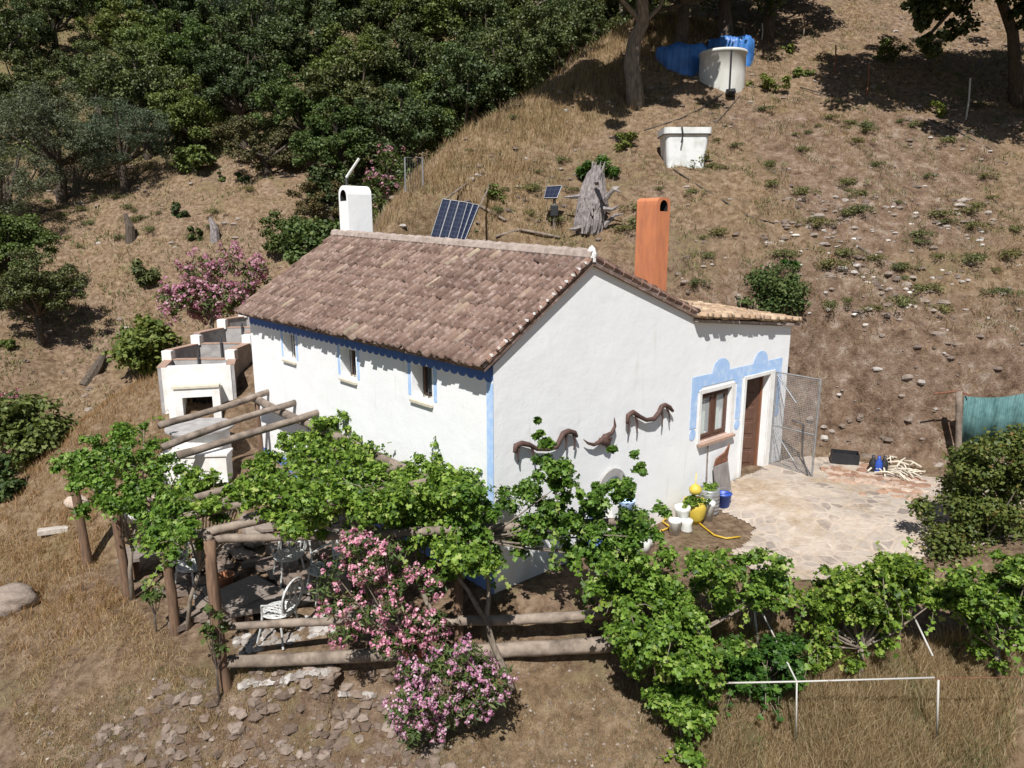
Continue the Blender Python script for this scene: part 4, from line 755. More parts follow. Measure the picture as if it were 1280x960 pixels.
for k in range(26): p = ground(1125+random.gauss(0, 13), 590+random.gauss(0, 6))+ZD*.08; a = random.random()*6.3; d_ = np.array([math.cos(a), math.sin(a), random.uniform(-.1, .4)])*.22; m_.tube([p-d_, p+np.array([0, 0, .05]), p+d_], [.018, .02, .01], 5)
tag(m_.build('branch_pile', 'stonecream', loc=(0, 0, 0)), 'heap of bleached white twigs at the foot of the bank', 'branches', kind='stuff')
fe = root('net_fence', at_y(1197, 560, 14.6), 'sagging green shade net fence on grey posts at the right edge', 'fence')
for k, (px, t_, b_, y_) in enumerate(((1199, 489, 600, 14.4), (1290, 484, 600, 14.4))): m_ = MB(); m_.log(at_y(px-2, b_, y_), at_y(px, t_, y_), .07, 10, 6, .015); m_.build('post', 'log', fe, True)
n_ = 26; V1 = []; V2 = []
for i in range(n_+1):
    t = i/n_; sag = .07*math.sin(math.pi*t); V1.append(at_y(1205+t*84, 495-5*t, 14.36+.05*math.sin(t*21))-ZD*sag); V2.append(at_y(1202+t*86, 556, 14.36+.08*math.sin(t*17+1)))
m_ = MB(); m_.add(V1+V2, [(i, i+1, n_+2+i, n_+1+i) for i in range(n_)]); no = m_.build('shade_net', 'net', fe, True); so_ = no.modifiers.new('t', 'SOLIDIFY'); so_.thickness = .006
m_ = MB(); m_.tube([at_y(1168, 492, 14.5), at_y(1199, 489, 14.4), at_y(1212, 494, 14.3)], .02, 6); m_.build('top_rod', 'rust', fe)
# ================================================================== HILLSIDE EQUIPMENT
def tank(px, pyt, pyb, y, wpx, label, mat, squash=1):
    a_ = at_y(px, pyt, y); b_ = at_y(px, pyb, y); r = wpx/2/F*(y*math.cos(PT)-(a_[2]-CZ)*math.sin(PT)); return a_, b_, r
gy_ = ground(901, 119)[1]+.83; a_, b_, r = tank(901, 66, 114, gy_, 57, '', ''); b_[2] = a_[2]-1.45; wt = root('water_tank', b_, 'dirty white cylindrical water tank with black pipe on the hillside', 'water tank'); h_ = a_[2]-b_[2]
m_ = MB(); m_.lathe(b_-ZD*.5, [(r*.985, -.6), (r*.985, 0), (r*.99, .5+h_*.5), (r*.99, .5+h_*.93), (r*1.03, .5+h_*.94), (r*1.03, .5+h_), (r*.95, .5+h_), (r*.93, .5+h_*.9), (0, .5+h_*.88)], 40); m_.build('tank_body', 'tankw', wt, True)
m_ = MB(); m_.tube([b_+np.array([.05, -r-.05, h_*.93]), b_+np.array([.06, -r-.05, .05]), b_+np.array([.1, -r-.2, -.1])], .03, 7); m_.build('outlet_pipe', 'black', wt)
m_ = MB(); m_.rockk(b_+np.array([.05, -r-.25, .0]), .2); m_.build('valve_cover', 'black', wt)
def tarped(px, pyt, pyb, y, wpx, mat, label, seed):
    a_, b_, r = tank(px, pyt, pyb, y, wpx, '', ''); h_ = a_[2]-b_[2]; rg = np.random.default_rng(seed); n_ = 90; vs_ = []; fs = []; prof = [(1.03, -.9), (1.03, -.4), (1.02, .0), (1.0, .3), (.98, .6), (.99, .85), (.93, .97), (.6, 1.0), (.02, .99)]
    fold = [1+.04*math.sin(k*.55+seed)+.03*math.sin(k*1.7)+rg.normal(0, .02) for k in range(n_)]
    for rr, zz in prof:
        for k in range(n_): f = 1+(fold[k]-1)*min(1, rr*1.1); vs_.append(b_+np.array([r*rr*f*math.cos(2*math.pi*k/n_), r*rr*f*math.sin(2*math.pi*k/n_), h_*zz*(1+(.04*math.sin(k*.4+seed)+rg.normal(0, .012))*rr)]))
    for i in range(len(prof)-1):
        for k in range(n_): fs.append((i*n_+k, i*n_+(k+1) % n_, (i+1)*n_+(k+1) % n_, (i+1)*n_+k))
    m_ = MB(); m_.add(vs_, fs); tag(m_.build('covered_tank', mat, None, True), label, 'water tank')
tarped(911, 50, 104, gy_+1.8, 56, 'tarp', 'bright blue tarpaulin covered tank right behind the white tank', 3)
tarped(850, 60, 112, gy_+1.3, 62, 'tarp', 'dark blue tarpaulin covered tank in tree shade left of the white tank', 8)
# white tub
c_ = at_y(853, 206, ground(853, 209)[1]+.5); r = .64; m_ = MB(); tubr = root('water_tub', c_, 'white plastic tub with dark band, alone on the dry slope', 'tub')
def rr_(r0, z, n=8):
    out = []; 
    for q in range(4):
        for k in range(5): a = q*math.pi/2+k*math.pi/8; cx = (1 if q in (0, 3) else -1)*(r0-.12); cy = (1 if q < 2 else -1)*(r0*.8-.12); out.append(c_+np.array([cx+.12*math.cos(a), cy+.12*math.sin(a), z]))
    return out
L_ = [rr_(.53, -.35), rr_(.55, 0), rr_(.62, .78), rr_(.68, .80), rr_(.69, .98), rr_(.63, .98), rr_(.58, .7), rr_(.1, .62)]; n_ = 20; fs = []
for i in range(len(L_)-1):
    for k in range(n_): fs.append((i*n_+k, i*n_+(k+1) % n_, (i+1)*n_+(k+1) % n_, (i+1)*n_+k))
m_.add([p for l in L_ for p in l], fs); m_.build('tub_body', 'tubw', tubr, False); m_ = MB(); q = rr_(.672, .80); m_.tube(q+[q[0]], .018, 5, False); m_.build('dark_band', 'darksteel', tubr)
m_ = MB(); m_.tube([c_+np.array([-.2, -.58, .98]), c_+np.array([-.16, -.6, .78]), c_+np.array([-.2, -.6, .55])], .022, 6); m_.build('outlet_hose', 'black', tubr)
# solar array
sa = root('solar_array', at_y(560, 305, 19.0), 'tilted solar panel array behind the roof ridge', 'solar panels')
def panel(P4, parent, name='solar_panel'):
    me = bpy.data.meshes.new(name); P4 = [np.array(p) for p in P4]; nn_ = unit(np.cross(P4[1]-P4[0], P4[3]-P4[0])); nn_ = nn_ if nn_[1] < 0 else -nn_
    loc = WL[parent]; V_ = [p-loc for p in P4]+[p-loc-nn_*.04 for p in P4]; me.from_pydata([tuple(v) for v in V_], [], [(0, 1, 2, 3), (7, 6, 5, 4), (0, 4, 5, 1), (1, 5, 6, 2), (2, 6, 7, 3), (3, 7, 4, 0)])
    uvl = me.uv_layers.new(name='UVMap'); w_ = np.linalg.norm(P4[1]-P4[0]); h_ = np.linalg.norm(P4[3]-P4[0])
    for li, uvv in zip(me.polygons[0].loop_indices, ((0, h_), (w_, h_), (w_, 0), (0, 0))): uvl.data[li].uv = uvv
    o = link(name, me, 'solar', parent, loc); fr_ = MB(); e = [p+nn_*.012 for p in P4]
    for k in range(4): fr_.tube([e[k], e[(k+1) % 4]], .011, 4)
    fr_.build('panel_frame', 'whitepipe' if name != 'solar_panel' else 'steel', o); return o
tl_, tm_, tr_ = at_y(553, 249, 18.5), at_y(584.5, 253.5, 18.4), at_y(599, 257, 18.2); bl_, bm_, br_ = at_y(536, 303, 17.9), at_y(569, 307, 17.8), at_y(578, 309, 17.6)
def lerp(a, b, t): return a*(1-t)+b*t
for k in range(3): panel([lerp(tl_, tm_, k/3+.006), lerp(tl_, tm_, (k+1)/3-.006), lerp(bl_, bm_, (k+1)/3-.006), lerp(bl_, bm_, k/3+.006)], sa)
for k in range(2): panel([lerp(tm_, tr_, k/2+.01), lerp(tm_, tr_, (k+1)/2-.01), lerp(bm_, br_, (k+1)/2-.01), lerp(bm_, br_, k/2+.01)], sa)
for a_, b_ in ((tr_, (614, 268)), (tl_, (590, 262))): q = at_y(b_[0], b_[1], 20.6); q[2] = H(q[0], q[1]); m_ = MB(); m_.tube([a_-ZD*.05, q-ZD*.1], .025, 6); m_.build('strut', 'log', sa)
# small solar lamp, stump, stick lamp, frame
g_ = ground(693, 288); p = at_y(693, 247, g_[1]); rr = root('solar_lamp', g_, 'small solar panel on a short post beside the grey stump', 'solar lamp'); m_ = MB(); m_.tube([g_-ZD*.1, p], .04, 7); m_.build('post', 'log', rr)
panel([p+np.array([-.2, .1, .28]), p+np.array([.2, .05, .30]), p+np.array([.06, -.12, -.02]), p+np.array([-.28, -.1, -.02])], rr); m_ = MB(); m_.box(p-ZD*.33, .2, .16, .3); m_.build('battery_box', 'black', rr, bevel=.02)
g_ = ground(735, 290); m_ = MB(); rg = np.random.default_rng(5); n_ = 18; vs_ = []; prof = [(.3, -.1), (.33, .15), (.34, .5), (.32, .8), (.27, 1.15), (.2, 1.4), (.1, 1.6)]
for rr_r, z in prof:
    for k in range(n_): q = 1+.28*math.sin(k*2.1+z)*.6+rg.normal(0, .12); vs_.append(g_+np.array([rr_r*q*math.cos(2*math.pi*k/n_)+.12*z, rr_r*.8*q*math.sin(2*math.pi*k/n_)+.1*z, z+rg.normal(0, .05)]))
m_.add(vs_, [(i*n_+k, i*n_+(k+1) % n_, (i+1)*n_+(k+1) % n_, (i+1)*n_+k) for i in range(len(prof)-1) for k in range(n_)]+[tuple(len(prof)*n_-n_+k for k in range(n_))])
for k in range(110):
    a = rg.uniform(0, 6.28); z0 = rg.uniform(-.1, .7); rr0 = np.interp(z0, [0, .5, 1.6], [.36, .35, .12]); z1 = z0+rg.uniform(.3, .75); rr1 = np.interp(z1, [0, .5, 1.6], [.34, .34, .1])*rg.uniform(.9, 1.08); a1 = a+rg.normal(0, .3); am = (a+a1)/2; zm = (z0+z1)/2; rm = (rr0+rr1)/2*1.08
    m_.tube([g_+np.array([rr0*math.cos(a)+.12*z0, rr0*.8*math.sin(a)+.1*z0, z0]), g_+np.array([rm*math.cos(am)+.12*zm, rm*.8*math.sin(am)+.1*zm, zm]), g_+np.array([rr1*math.cos(a1)+.12*z1, rr1*.8*math.sin(a1)+.1*z1, z1])], [.03, .045, .012], 5)
for k in range(7): a = rg.uniform(0, 6.28); s_ = g_+np.array([.3*math.cos(a)+.1, .25*math.sin(a), rg.uniform(.1, 1.2)]); m_.tube([s_, s_+np.array([math.cos(a)*.3, math.sin(a)*.25, rg.uniform(-.1, .3)]), s_+np.array([math.cos(a)*.5, math.sin(a)*.4, rg.uniform(-.4, .4)])], [.08, .05, .015], 6)
for k in range(5): s_ = g_+np.array([.16+rg.normal(0, .08), .12, 1.3]); m_.tube([s_, s_+np.array([rg.normal(.05, .08), 0, .45])], [.07, .012], 6)
tag(m_.build('tree_stump', 'stump'), 'weathered grey dead tree stump with roots on the slope', 'stump')
g_ = at_y(433, 240, 22); g_[2] = H(g_[0], g_[1]); p = at_y(433, 222, 22); rr = root('solar_street_lamp', g_, 'white slanted lamp panel on a post behind the white chimney', 'lamp'); m_ = MB(); m_.tube([g_, p], .035, 7); m_.build('post', 'darksteel', rr); m_ = MB(); q = at_y(449, 198, 22); m_.tube([p, q], .04, 6); m_.build('lamp_panel', 'ceramic', rr)
g_ = at_y(517, 228, 20.2); g_[2] = H(g_[0], g_[1]); m_ = MB(); a_, b_, c_2, d_ = at_y(506, 197, 20.2), at_y(528, 197, 20.2), at_y(529, 240, 20.2), at_y(507, 240, 20.2); rr = root('panel_frame', g_, 'grey metal frame with dark mesh at the crest of the grassy slope', 'frame')
m_.tube([d_, a_, b_, c_2], .025, 6); m_.build('frame_tube', 'steel', rr); m_ = MB()
for k in range(1, 7): m_.tube([lerp(a_, b_, k/7), lerp(d_, c_2, k/7)], .006, 4)
m_.build('frame_mesh', 'darksteel', rr)
for k, (px, py, h_, mt) in enumerate([(1042, 96, 1.0, 'rust'), (1083, 120, .95, 'rust'), (1207, 151, 1.25, 'whitepipe'), (929, 56, .6, 'log'), (952, 50, .55, 'whitepipe'), (1004, 46, .8, 'log')]):
    g_ = ground(px, py); m_ = MB(); m_.tube([g_-ZD*.2, g_+np.array([.02, 0, h_*.5]), g_+np.array([-.02, 0, h_])], .026, 6); tag(m_.build('fence_stake', mt), ['thin rusty stake left of two on the upper slope', 'thin rusty stake nearest the shaded oak on the right', 'white stake in front of the oak shadow', 'short wooden stake just right of the blue tank', 'short white stake behind the blue tank', 'stake at the top edge above the tanks'][k], 'stake')
HS = [([(842, 214), (875, 235), (905, 255), (935, 272), (968, 284)], 'black hose running down the slope below the white tub'), ([(1072, 311), (1095, 325), (1125, 336), (1150, 341)], 'short black hose on the bare middle slope'), ([(805, 165), (850, 150), (880, 135), (903, 120)], 'black hose between the white tank and the tub'), ([(884, 168), (905, 145), (925, 122)], 'brown stick lying right of the white tub'), ([(1000, 110), (1040, 122), (1090, 128)], 'black hose near the two rusty stakes'), ([(1160, 150), (1200, 167), (1238, 190)], 'black hose leaving the oak shadow on the right')]
for P_, lb in HS: m_ = MB(); m_.tube([ground(x, y)+ZD*.03 for x, y in P_], .018, 6); tag(m_.build('irrigation_hose' if 'hose' in lb else 'fallen_branch', 'hose', None, True), lb, 'hose' if 'hose' in lb else 'branch')
for P_, lb in (([(700, 300), (650, 290), (620, 305)], 'pale bent branch lying behind the ridge'), ([(600, 262), (632, 279)], 'pale pole lying right of the solar array')): m_ = MB(); m_.tube([ground(x, y)+ZD*.06 for x, y in P_], [.045]*len(P_), 6); tag(m_.build('fallen_branch', 'log', None, True), lb, 'branch')
# ================================================================== FOREGROUND TRELLIS
tr = root('pipe_trellis', at_y(996, 905, 8.0), 'flaking white pipe trellis in front of the vine row', 'trellis')
for nm, P_, r_ in (('cross_pipe', [(894, 854, 8.0), (996, 852, 8.0), (1168, 847, 8.0)], .012), ('brace', [(951, 762, 9.0), (996, 852, 8.02)], .011), ('post', [(996, 853, 7.98), (995, 925, 7.98)], .011), ('post', [(1173, 850, 8.0), (1171, 920, 8.0)], .014), ('post', [(943, 762, 9.0), (948, 810, 9.0)], .014), ('brace', [(1143, 772, 9.0), (1166, 820, 8.5)], .013), ('wire', [(1168, 848, 8.0), (1300, 846, 8.0)], .006)):
    m_ = MB(); m_.tube([at_y(*q) for q in P_], r_, 8); m_.build(nm, 'whitepipe' if nm != 'wire' else 'rust', tr, True)
# ================================================================== VEGETATION
def in_poly(P, n, jit=0):
    P = np.array(P, float); lo = P.min(0); hi = P.max(0); out = []
    while len(out) < n:
        q = lo+(hi-lo)*RNG.random((n*3, 2)); out += [tuple(v) for v in q[poly_sd(q[:, 0], q[:, 1], P) < 0]]
    return out[:n]
def limbs(mb, base, targets, r0, rise=.45):
    base = np.array(base, float)
    for t in targets:
        t = np.array(t); m_ = base*(1-rise)+t*rise; m_[2] = base[2]+(t[2]-base[2])*.35; m_ += RNG.normal(0, .08, 3)*np.linalg.norm(t-base)*.3
        mb.tube([base, m_, t*.75+m_*.25, t], [r0, r0*.65, r0*.4, r0*.15], 6, False, .1)
def vine(C, R, k, label, mat='vine', base=None, trunk=None, name='grapevine', size=(.09, .15), shape='vine', cat='vine', grp=None, fl=.8, tr=.04, tmat='bark', flowers=None):
    if shape == 'vine':
        C = np.array(C); R = np.array(R); i = RNG.integers(0, len(C), int(len(C)*1.6)); o_ = RNG.normal(0, 1, (len(i), 3))*R[i][:, None]*.75; o_[:, 2] = o_[:, 2]*.6-.07; C = np.r_[C-np.array([0, 0, .06]), C[i]+o_]; R = np.r_[R*.7, R[i]*RNG.uniform(.3, .75, len(i))]; k = int(np.mean(k)*1.35); size = (.036, .082)
    C = np.array(C); b = np.array(base) if base is not None else C.mean(0); r = root(name, b, label, cat, grp)
    P, Nn = clumps(C, R, k, fl=fl, loose=.38 if shape == 'vine' else .15); leafcloud('foliage', P, Nn, RNG.uniform(size[0], size[1], len(P)), shape, mat, r, WL[r])
    tgt = RNG.choice(len(C), min(len(C), 16), False)
    if shape == 'vine' and len(C) > 40:
        SP = []; SN = []; stems = []
        for _ in range(len(C)//6):
            j = tgt[RNG.integers(len(tgt))]; p = C[j].copy(); d = unit(np.array([RNG.normal(0, 1), RNG.normal(-.3, .8), RNG.normal(.1, .5)])); L_ = [p.copy()]
            for q in range(RNG.integers(6, 12)): d = unit(d+np.array([RNG.normal(0, .18), RNG.normal(0, .18), -.16+RNG.normal(0, .12)])); p = p+d*.065; L_.append(p.copy()); SP.append(p+RNG.normal(0, .02, 3)); SN.append(RNG.normal(0, .5, 3)+np.array([0, -.4, .7]))
            stems.append(L_)
        leafcloud('shoot_leaves', np.array(SP), np.array(SN), RNG.uniform(.05, .1, len(SP)), shape, mat, r, WL[r])
    mb = MB()
    if shape == 'vine' and len(C) > 40:
        for L_ in stems: mb.tube(L_, list(np.linspace(.008, .003, len(L_))), 4, False)
    if trunk: 
        for P_, R_ in trunk: mb.tube(P_, R_, 8, True, .12)
        hub = np.array(trunk[0][0][-1])
    else: hub = b+(C.mean(0)-b)*.45; mb.tube([b-ZD*.15, b+(hub-b)*.5+RNG.normal(0, .03, 3), hub], [tr*1.4, tr*1.1, tr], 8, True, .1)
    limbs(mb, hub, C[tgt], tr*.6); mb.build('trunk', tmat, r, True)
    if flowers: 
        fm, nf, pr, fr, bias = flowers; i = RNG.choice(len(C), nf); d = unit(RNG.normal(size=(nf, 3))+np.array(bias)); F_ = C[i]+d*np.array(R)[i][:, None]*RNG.uniform(.75, 1.15, (nf, 1))
        ii = np.repeat(np.arange(nf), pr); dd_ = unit(RNG.normal(size=(len(ii), 3))+d[ii]*.6); Pf = F_[ii]+dd_*fr*RNG.uniform(.5, 1, (len(ii), 1)); leafcloud('blossom', Pf, dd_+RNG.normal(0, .3, dd_.shape), RNG.uniform(.5, .9, len(Pf))*fr, 'petal', fm, r, WL[r])
    return r
def reg(poly, n, f, jz=.0): return [f(px, py) for px, py in in_poly(poly, n)]
U = lambda a, b: RNG.uniform(a, b)
# --- the vines on the pergola
C = reg([(85, 565), (118, 512), (150, 522), (205, 560), (240, 585), (250, 635), (245, 668), (215, 670), (190, 655), (150, 635), (110, 615)], 60, lambda x, y: at_z(x, y, U(1.05, 1.4)))
vine(C, RNG.uniform(.16, .27, 60), 75, 'grapevine covering the left end of the pergola', base=at_z(165, 748, -1.05), tr=.035)
C = reg([(215, 590), (290, 585), (320, 600), (330, 628), (300, 650), (240, 640)], 20, lambda x, y: at_z(x, y, U(1.1, 1.5)))
vine(C, RNG.uniform(.12, .2, 20), 45, 'thin grapevine between the two thick vine masses of the pergola', base=at_z(232, 790, -1.1), tr=.03)
C = reg([(300, 600), (330, 566), (378, 532), (428, 512), (470, 532), (520, 522), (578, 545), (590, 590), (590, 615), (540, 630), (420, 650), (350, 665), (315, 640)], 120, lambda x, y: at_z(x, y, U(1.35, 1.85)))
C += reg([(350, 628), (430, 615), (540, 612), (600, 640), (600, 690), (565, 712), (545, 660), (440, 640)], 42, lambda x, y: at_z(x, y, U(1.0, 1.4)))
C += [at_z(433, 512, 1.9), at_z(520, 524, 1.95), at_z(575, 548, 2.0), at_z(566, 540, 2.1)]
vine(C, RNG.uniform(.15, .27, len(C)), 80, 'dense grapevine covering the middle of the pergola along the long wall', base=at_y(575, 850, 9.3), tr=.04)
tk = lambda L: [at_y(*q) for q in L]
C = reg([(580, 600), (635, 598), (655, 572), (705, 575), (742, 600), (790, 590), (803, 615), (828, 632), (820, 660), (790, 690), (720, 695), (650, 690), (610, 705), (570, 690)], 85, lambda x, y: at_y(x, y, U(8.7, 9.35)))
C += [at_y(672, 520, 9.0), at_y(676, 536, 9.0), at_y(682, 548, 9.0), at_y(792, 562, 9.1), at_y(800, 578, 9.1), at_y(768, 556, 9.0), at_y(570, 690, 9.0), at_y(560, 705, 9.0)]
vine(C, list(RNG.uniform(.1, .2, 85))+[.05, .06, .08, .07, .07, .06, .18, .16], 55, 'grapevine with a bare forked trunk in front of the gable wall', base=at_y(640, 862, 8.7),
     trunk=[(tk([(641, 862, 8.7), (631, 838, 8.8), (616, 805, 8.9), (608, 776, 9.0), (611, 745, 9.05), (610, 722, 9.05), (600, 702, 9.1), (588, 672, 9.1)]), [.05, .045, .042, .04, .036, .034, .03, .025]), (tk([(609, 778, 8.98), (597, 760, 8.98), (585, 738, 9.0), (572, 722, 9.0), (560, 700, 9.0)]), [.04, .032, .028, .024, .018])], tr=.035)
# --- the vine row in front of the patio
C = reg([(752, 705), (800, 692), (860, 693), (925, 682), (965, 690), (1003, 735), (985, 750), (930, 762), (880, 765), (800, 760), (760, 740)], 50, lambda x, y: at_y(x, y, U(8.3, 9.1)))
C += reg([(762, 730), (835, 745), (880, 790), (893, 860), (882, 925), (852, 958), (832, 905), (800, 850), (768, 810)], 54, lambda x, y: at_y(x, y, U(7.8, 8.5)))
vine(C, RNG.uniform(.14, .25, len(C)), 70, 'large grapevine spilling down to the bottom edge right of the rails', 'vine', base=at_y(800, 830, 8.8), tr=.045)
C = reg([(905, 800), (960, 790), (1005, 800), (1000, 850), (930, 870), (900, 850)], 26, lambda x, y: at_y(x, y, U(8.3, 8.8)))
vine(C, RNG.uniform(.12, .22, 26), 60, 'dark green low shrub behind the white trellis pipe', 'vinedk', base=at_y(955, 870, 8.5), name='shrub', cat='shrub', size=(.06, .1), tr=.02)
C = reg([(1012, 765), (1040, 725), (1110, 690), (1150, 700), (1175, 735), (1150, 765), (1090, 765), (1060, 780), (1022, 795)], 42, lambda x, y: at_y(x, y, U(8.6, 9.2)))
C += [at_y(1035, 815, 8.7), at_y(1068, 825, 8.7), at_y(1110, 800, 8.8)]
vine(C, RNG.uniform(.12, .22, len(C)), 70, 'middle grapevine of the front row before the pale patio', 'vine', base=at_y(1068, 858, 8.9), tr=.04)
C = reg([(1165, 725), (1200, 715), (1295, 690), (1310, 740), (1300, 810), (1235, 820), (1200, 775), (1170, 750)], 48, lambda x, y: at_y(x, y, U(8.5, 9.2)))
vine(C, RNG.uniform(.12, .23, 48), 70, 'grapevine of the front row cut by the right edge', 'vine', base=at_y(1240, 860, 8.9), tr=.04)
C = reg([(1150, 640), (1158, 595), (1200, 562), (1250, 545), (1300, 545), (1310, 700), (1200, 705), (1165, 690)], 60, lambda x, y: at_y(x, y, U(10.4, 11.4)))
vine(C, RNG.uniform(.22, .38, 60), 380, 'bronze green pomegranate bush at the right end of the patio', 'pom', base=at_y(1215, 735, 10.8), name='pomegranate_bush', cat='bush', size=(.05, .09), shape='leaf', tr=.04)
# --- oleanders
C = reg([(398, 700), (425, 668), (470, 672), (515, 690), (552, 735), (560, 790), (530, 812), (470, 815), (425, 805), (400, 760)], 42, lambda x, y: at_y(x, y, U(8.2, 8.75)))
vine(C, RNG.uniform(.12, .2, 42), 95, 'pink oleander leaning over the log rails', 'olea', base=at_y(530, 850, 8.7), name='oleander', cat='oleander', size=(.07, .13), shape='narrow', tr=.03, flowers=('pink', 330, 14, .05, (-.2, -.9, .6)))
C = reg([(482, 880), (498, 830), (560, 808), (620, 820), (636, 855), (600, 895), (545, 922), (500, 925)], 46, lambda x, y: at_y(x, y, U(7.75, 8.3)))
vine(C, RNG.uniform(.12, .2, 46), 95, 'pink oleander below the rails at the bottom of the picture', 'olea', base=at_y(555, 935, 8.2), name='oleander', cat='oleander', size=(.07, .13), shape='narrow', tr=.03, flowers=('pink', 330, 14, .05, (0, -.9, .7)))
C = reg([(203, 372), (240, 332), (290, 308), (332, 312), (328, 350), (300, 385), (262, 402), (212, 393)], 60, lambda x, y: at_y(x, y, U(22, 23.6)))
vine(C, RNG.uniform(.25, .45, 60), 80, 'large pink oleander left of the roof end', 'olea', base=at_y(265, 415, 22.8), name='oleander', cat='oleander', size=(.14, .24), shape='narrow', tr=.06, flowers=('pinkd', 420, 13, .12, (0, -.8, .6)))
C = reg([(455, 215), (480, 185), (515, 195), (505, 235), (470, 250)], 22, lambda x, y: at_y(x, y, U(24, 25)))
vine(C, RNG.uniform(.3, .5, 22), 90, 'oleander with few dusky flowers at the wood edge', 'olea', base=at_y(485, 270, 24.5), name='oleander', cat='oleander', size=(.14, .24), shape='narrow', tr=.06, flowers=('pinkd', 60, 10, .1, (0, -.8, .6)))
C = reg([(-15, 490), (15, 482), (28, 520), (10, 560), (-15, 560)], 12, lambda x, y: at_y(x, y, U(17.5, 18.5)))
vine(C, RNG.uniform(.25, .4, 12), 90, 'small pink oleander cut by the left edge', 'olea', base=at_y(5, 590, 18), name='oleander', cat='oleander', size=(.12, .2), shape='narrow', tr=.05, flowers=('pinkd', 40, 10, .09, (0, -.8, .6)))
# --- shrubs placed one by one: px range, py range, distance, material, leaf size, label
def shrub(px0, px1, py0, py1, y, mat, lab, n=26, k=90, ls=(.1, .18), cat='shrub', name='shrub', grp=None, shape='leaf', rr=None, dep=None):
    gg = ground((px0+px1)/2, py1)[1]; y = gg+.3 if (abs(gg-y) < 7 and y > 16.9) else y
    cx, cy = (px0+px1)/2, (py0+py1)/2; c = at_y(cx, cy, y); rx = (px1-px0)/2/F*y*1.03; rz = (py1-py0)/2/F*y*1.03; dp = dep or rx*.8
    C = []
    for i in range(n): d = unit(RNG.normal(size=3)); q = RNG.random()**.4*.8; C.append(c+d*q*np.array([rx, dp, rz]))
    b = np.array([c[0], c[1], min(H(c[0], c[1]), c[2]-rz*.6)]); R = RNG.uniform(.22, .38, n)*min(rx, rz*1.3)*(rr or 1)
    return vine(C, R, k, lab, mat, base=b, name=name, cat=cat, size=ls, shape=shape, tr=max(.015, rx*.04), tmat='bark_dk', grp=grp)
shrub(133, 228, 392, 475, 19.8, 'broom', 'light green fig bush left of the stepped basins', 40, 110, (.12, .22))
shrub(325, 385, 258, 330, 22.5, 'shrub', 'dark green shrub right of the large oleander', 26, 120)
shrub(352, 440, 270, 345, 21.0, 'oak2', 'fresh green shrub behind the left end of the roof', 34, 120)
shrub(385, 452, 195, 285, 24.5, 'oak', 'dark shrub behind the white chimney', 30, 130, (.12, .2))
shrub(-20, 92, 478, 600, 16.4, 'oak2', 'big green bush in the gully at the left edge', 50, 130, (.09, .16))
shrub(-30, 40, 560, 660, 14.8, 'shrub', 'dull green bush low at the left edge below the bigger bush', 30, 120, (.08, .14))
shrub(158, 202, 320, 362, 24.5, 'oak', 'round dark shrub left of the large oleander', 16, 110, (.12, .2))
shrub(210, 234, 253, 277, 31.5, 'oak', 'tiny dark shrub highest on the bare opposite slope', 8, 80, (.12, .2))
shrub(233, 256, 280, 306, 29, 'oak', 'tiny dark shrub beside the grey rock on the opposite slope', 8, 80, (.12, .2))
shrub(215, 268, 180, 222, 34, 'oak2', 'green shrub at the foot of the wood above the opposite slope', 16, 110, (.14, .24))
shrub(268, 286, 214, 230, 33, 'shrub', 'small brownish shrub left of another on the opposite slope', 6, 70); shrub(294, 312, 216, 232, 33, 'shrub', 'small brownish shrub right of another on the opposite slope', 6, 70)
shrub(-5, 20, 420, 446, 24, 'oak2', 'small green shrub at the left edge beside the path', 8, 90)
shrub(718, 772, 192, 236, 22.6, 'vinedk', 'bright green broom shrub behind the grey stump', 18, 130, (.12, .22), shape='narrow')
shrub(905, 1012, 332, 406, 17.3, 'shrub', 'wide olive green shrub behind the annex roof', 50, 130, (.05, .1), dep=.8)
shrub(970, 1002, 323, 350, 18.0, 'vinedk', 'small round green shrub above the annex roof', 9, 110, (.05, .1))
shrub(930, 990, 92, 118, 25.8, 'broom', 'yellowish shrub right of the white water tank', 14, 70, (.06, .12)); shrub(990, 1018, 82, 102, 26.2, 'oak2', 'small dark green shrub below the rusty stakes', 8, 80, (.08, .14))
shrub(1086, 1135, 50, 82, 28.5, 'broom', 'yellow green shrub beside the right oak shadow', 14, 60, (.07, .13)); shrub(975, 1000, 55, 72, 28.5, 'broom', 'small yellow shrub on the upper slope', 6, 60, (.07, .12))
shrub(1160, 1185, 122, 150, 24.5, 'broom', 'pale shrub inside the right oak shadow', 8, 60, (.06, .12))
shrub(600, 640, 228, 262, 20.5, 'broom', 'low green tussock right of the solar array', 8, 40, (.06, .12)); shrub(590, 622, 280, 300, 19.2, 'shrub', 'dark weeds behind the right end of the solar array', 8, 70, (.06, .1))
shrub(765, 800, 165, 195, 22.3, 'broom', 'yellow green clump left of the white tub', 8, 60, (.06, .12)); shrub(842, 900, 188, 214, 21.2, 'broom', 'weeds around the foot of the white tub', 8, 16, (.05, .1))
shrub(240, 292, 740, 835, 8.8, 'olea', 'straggly green sapling at the foot of the tall corner post', 9, 26, (.06, .1)); shrub(165, 215, 715, 760, 10.3, 'olea', 'low weeds below the second post', 7, 26, (.05, .09))
# plants in the planters
for p_, lb, rz in ((yp+ZD*.52, 'leafy plant in the yellow planter', .17), (kegp+ZD*.03, 'small leafy plant in the metal keg', .15)):
    C = [p_+RNG.normal(0, .09, 3)*np.array([1, 1, .5]) for _ in range(8)]; vine(C, RNG.uniform(.06, .1, 8), 16, lb, 'vine', base=p_-ZD*.1, name='potted_plant', cat='plant', size=(.06, .1), tr=.01)
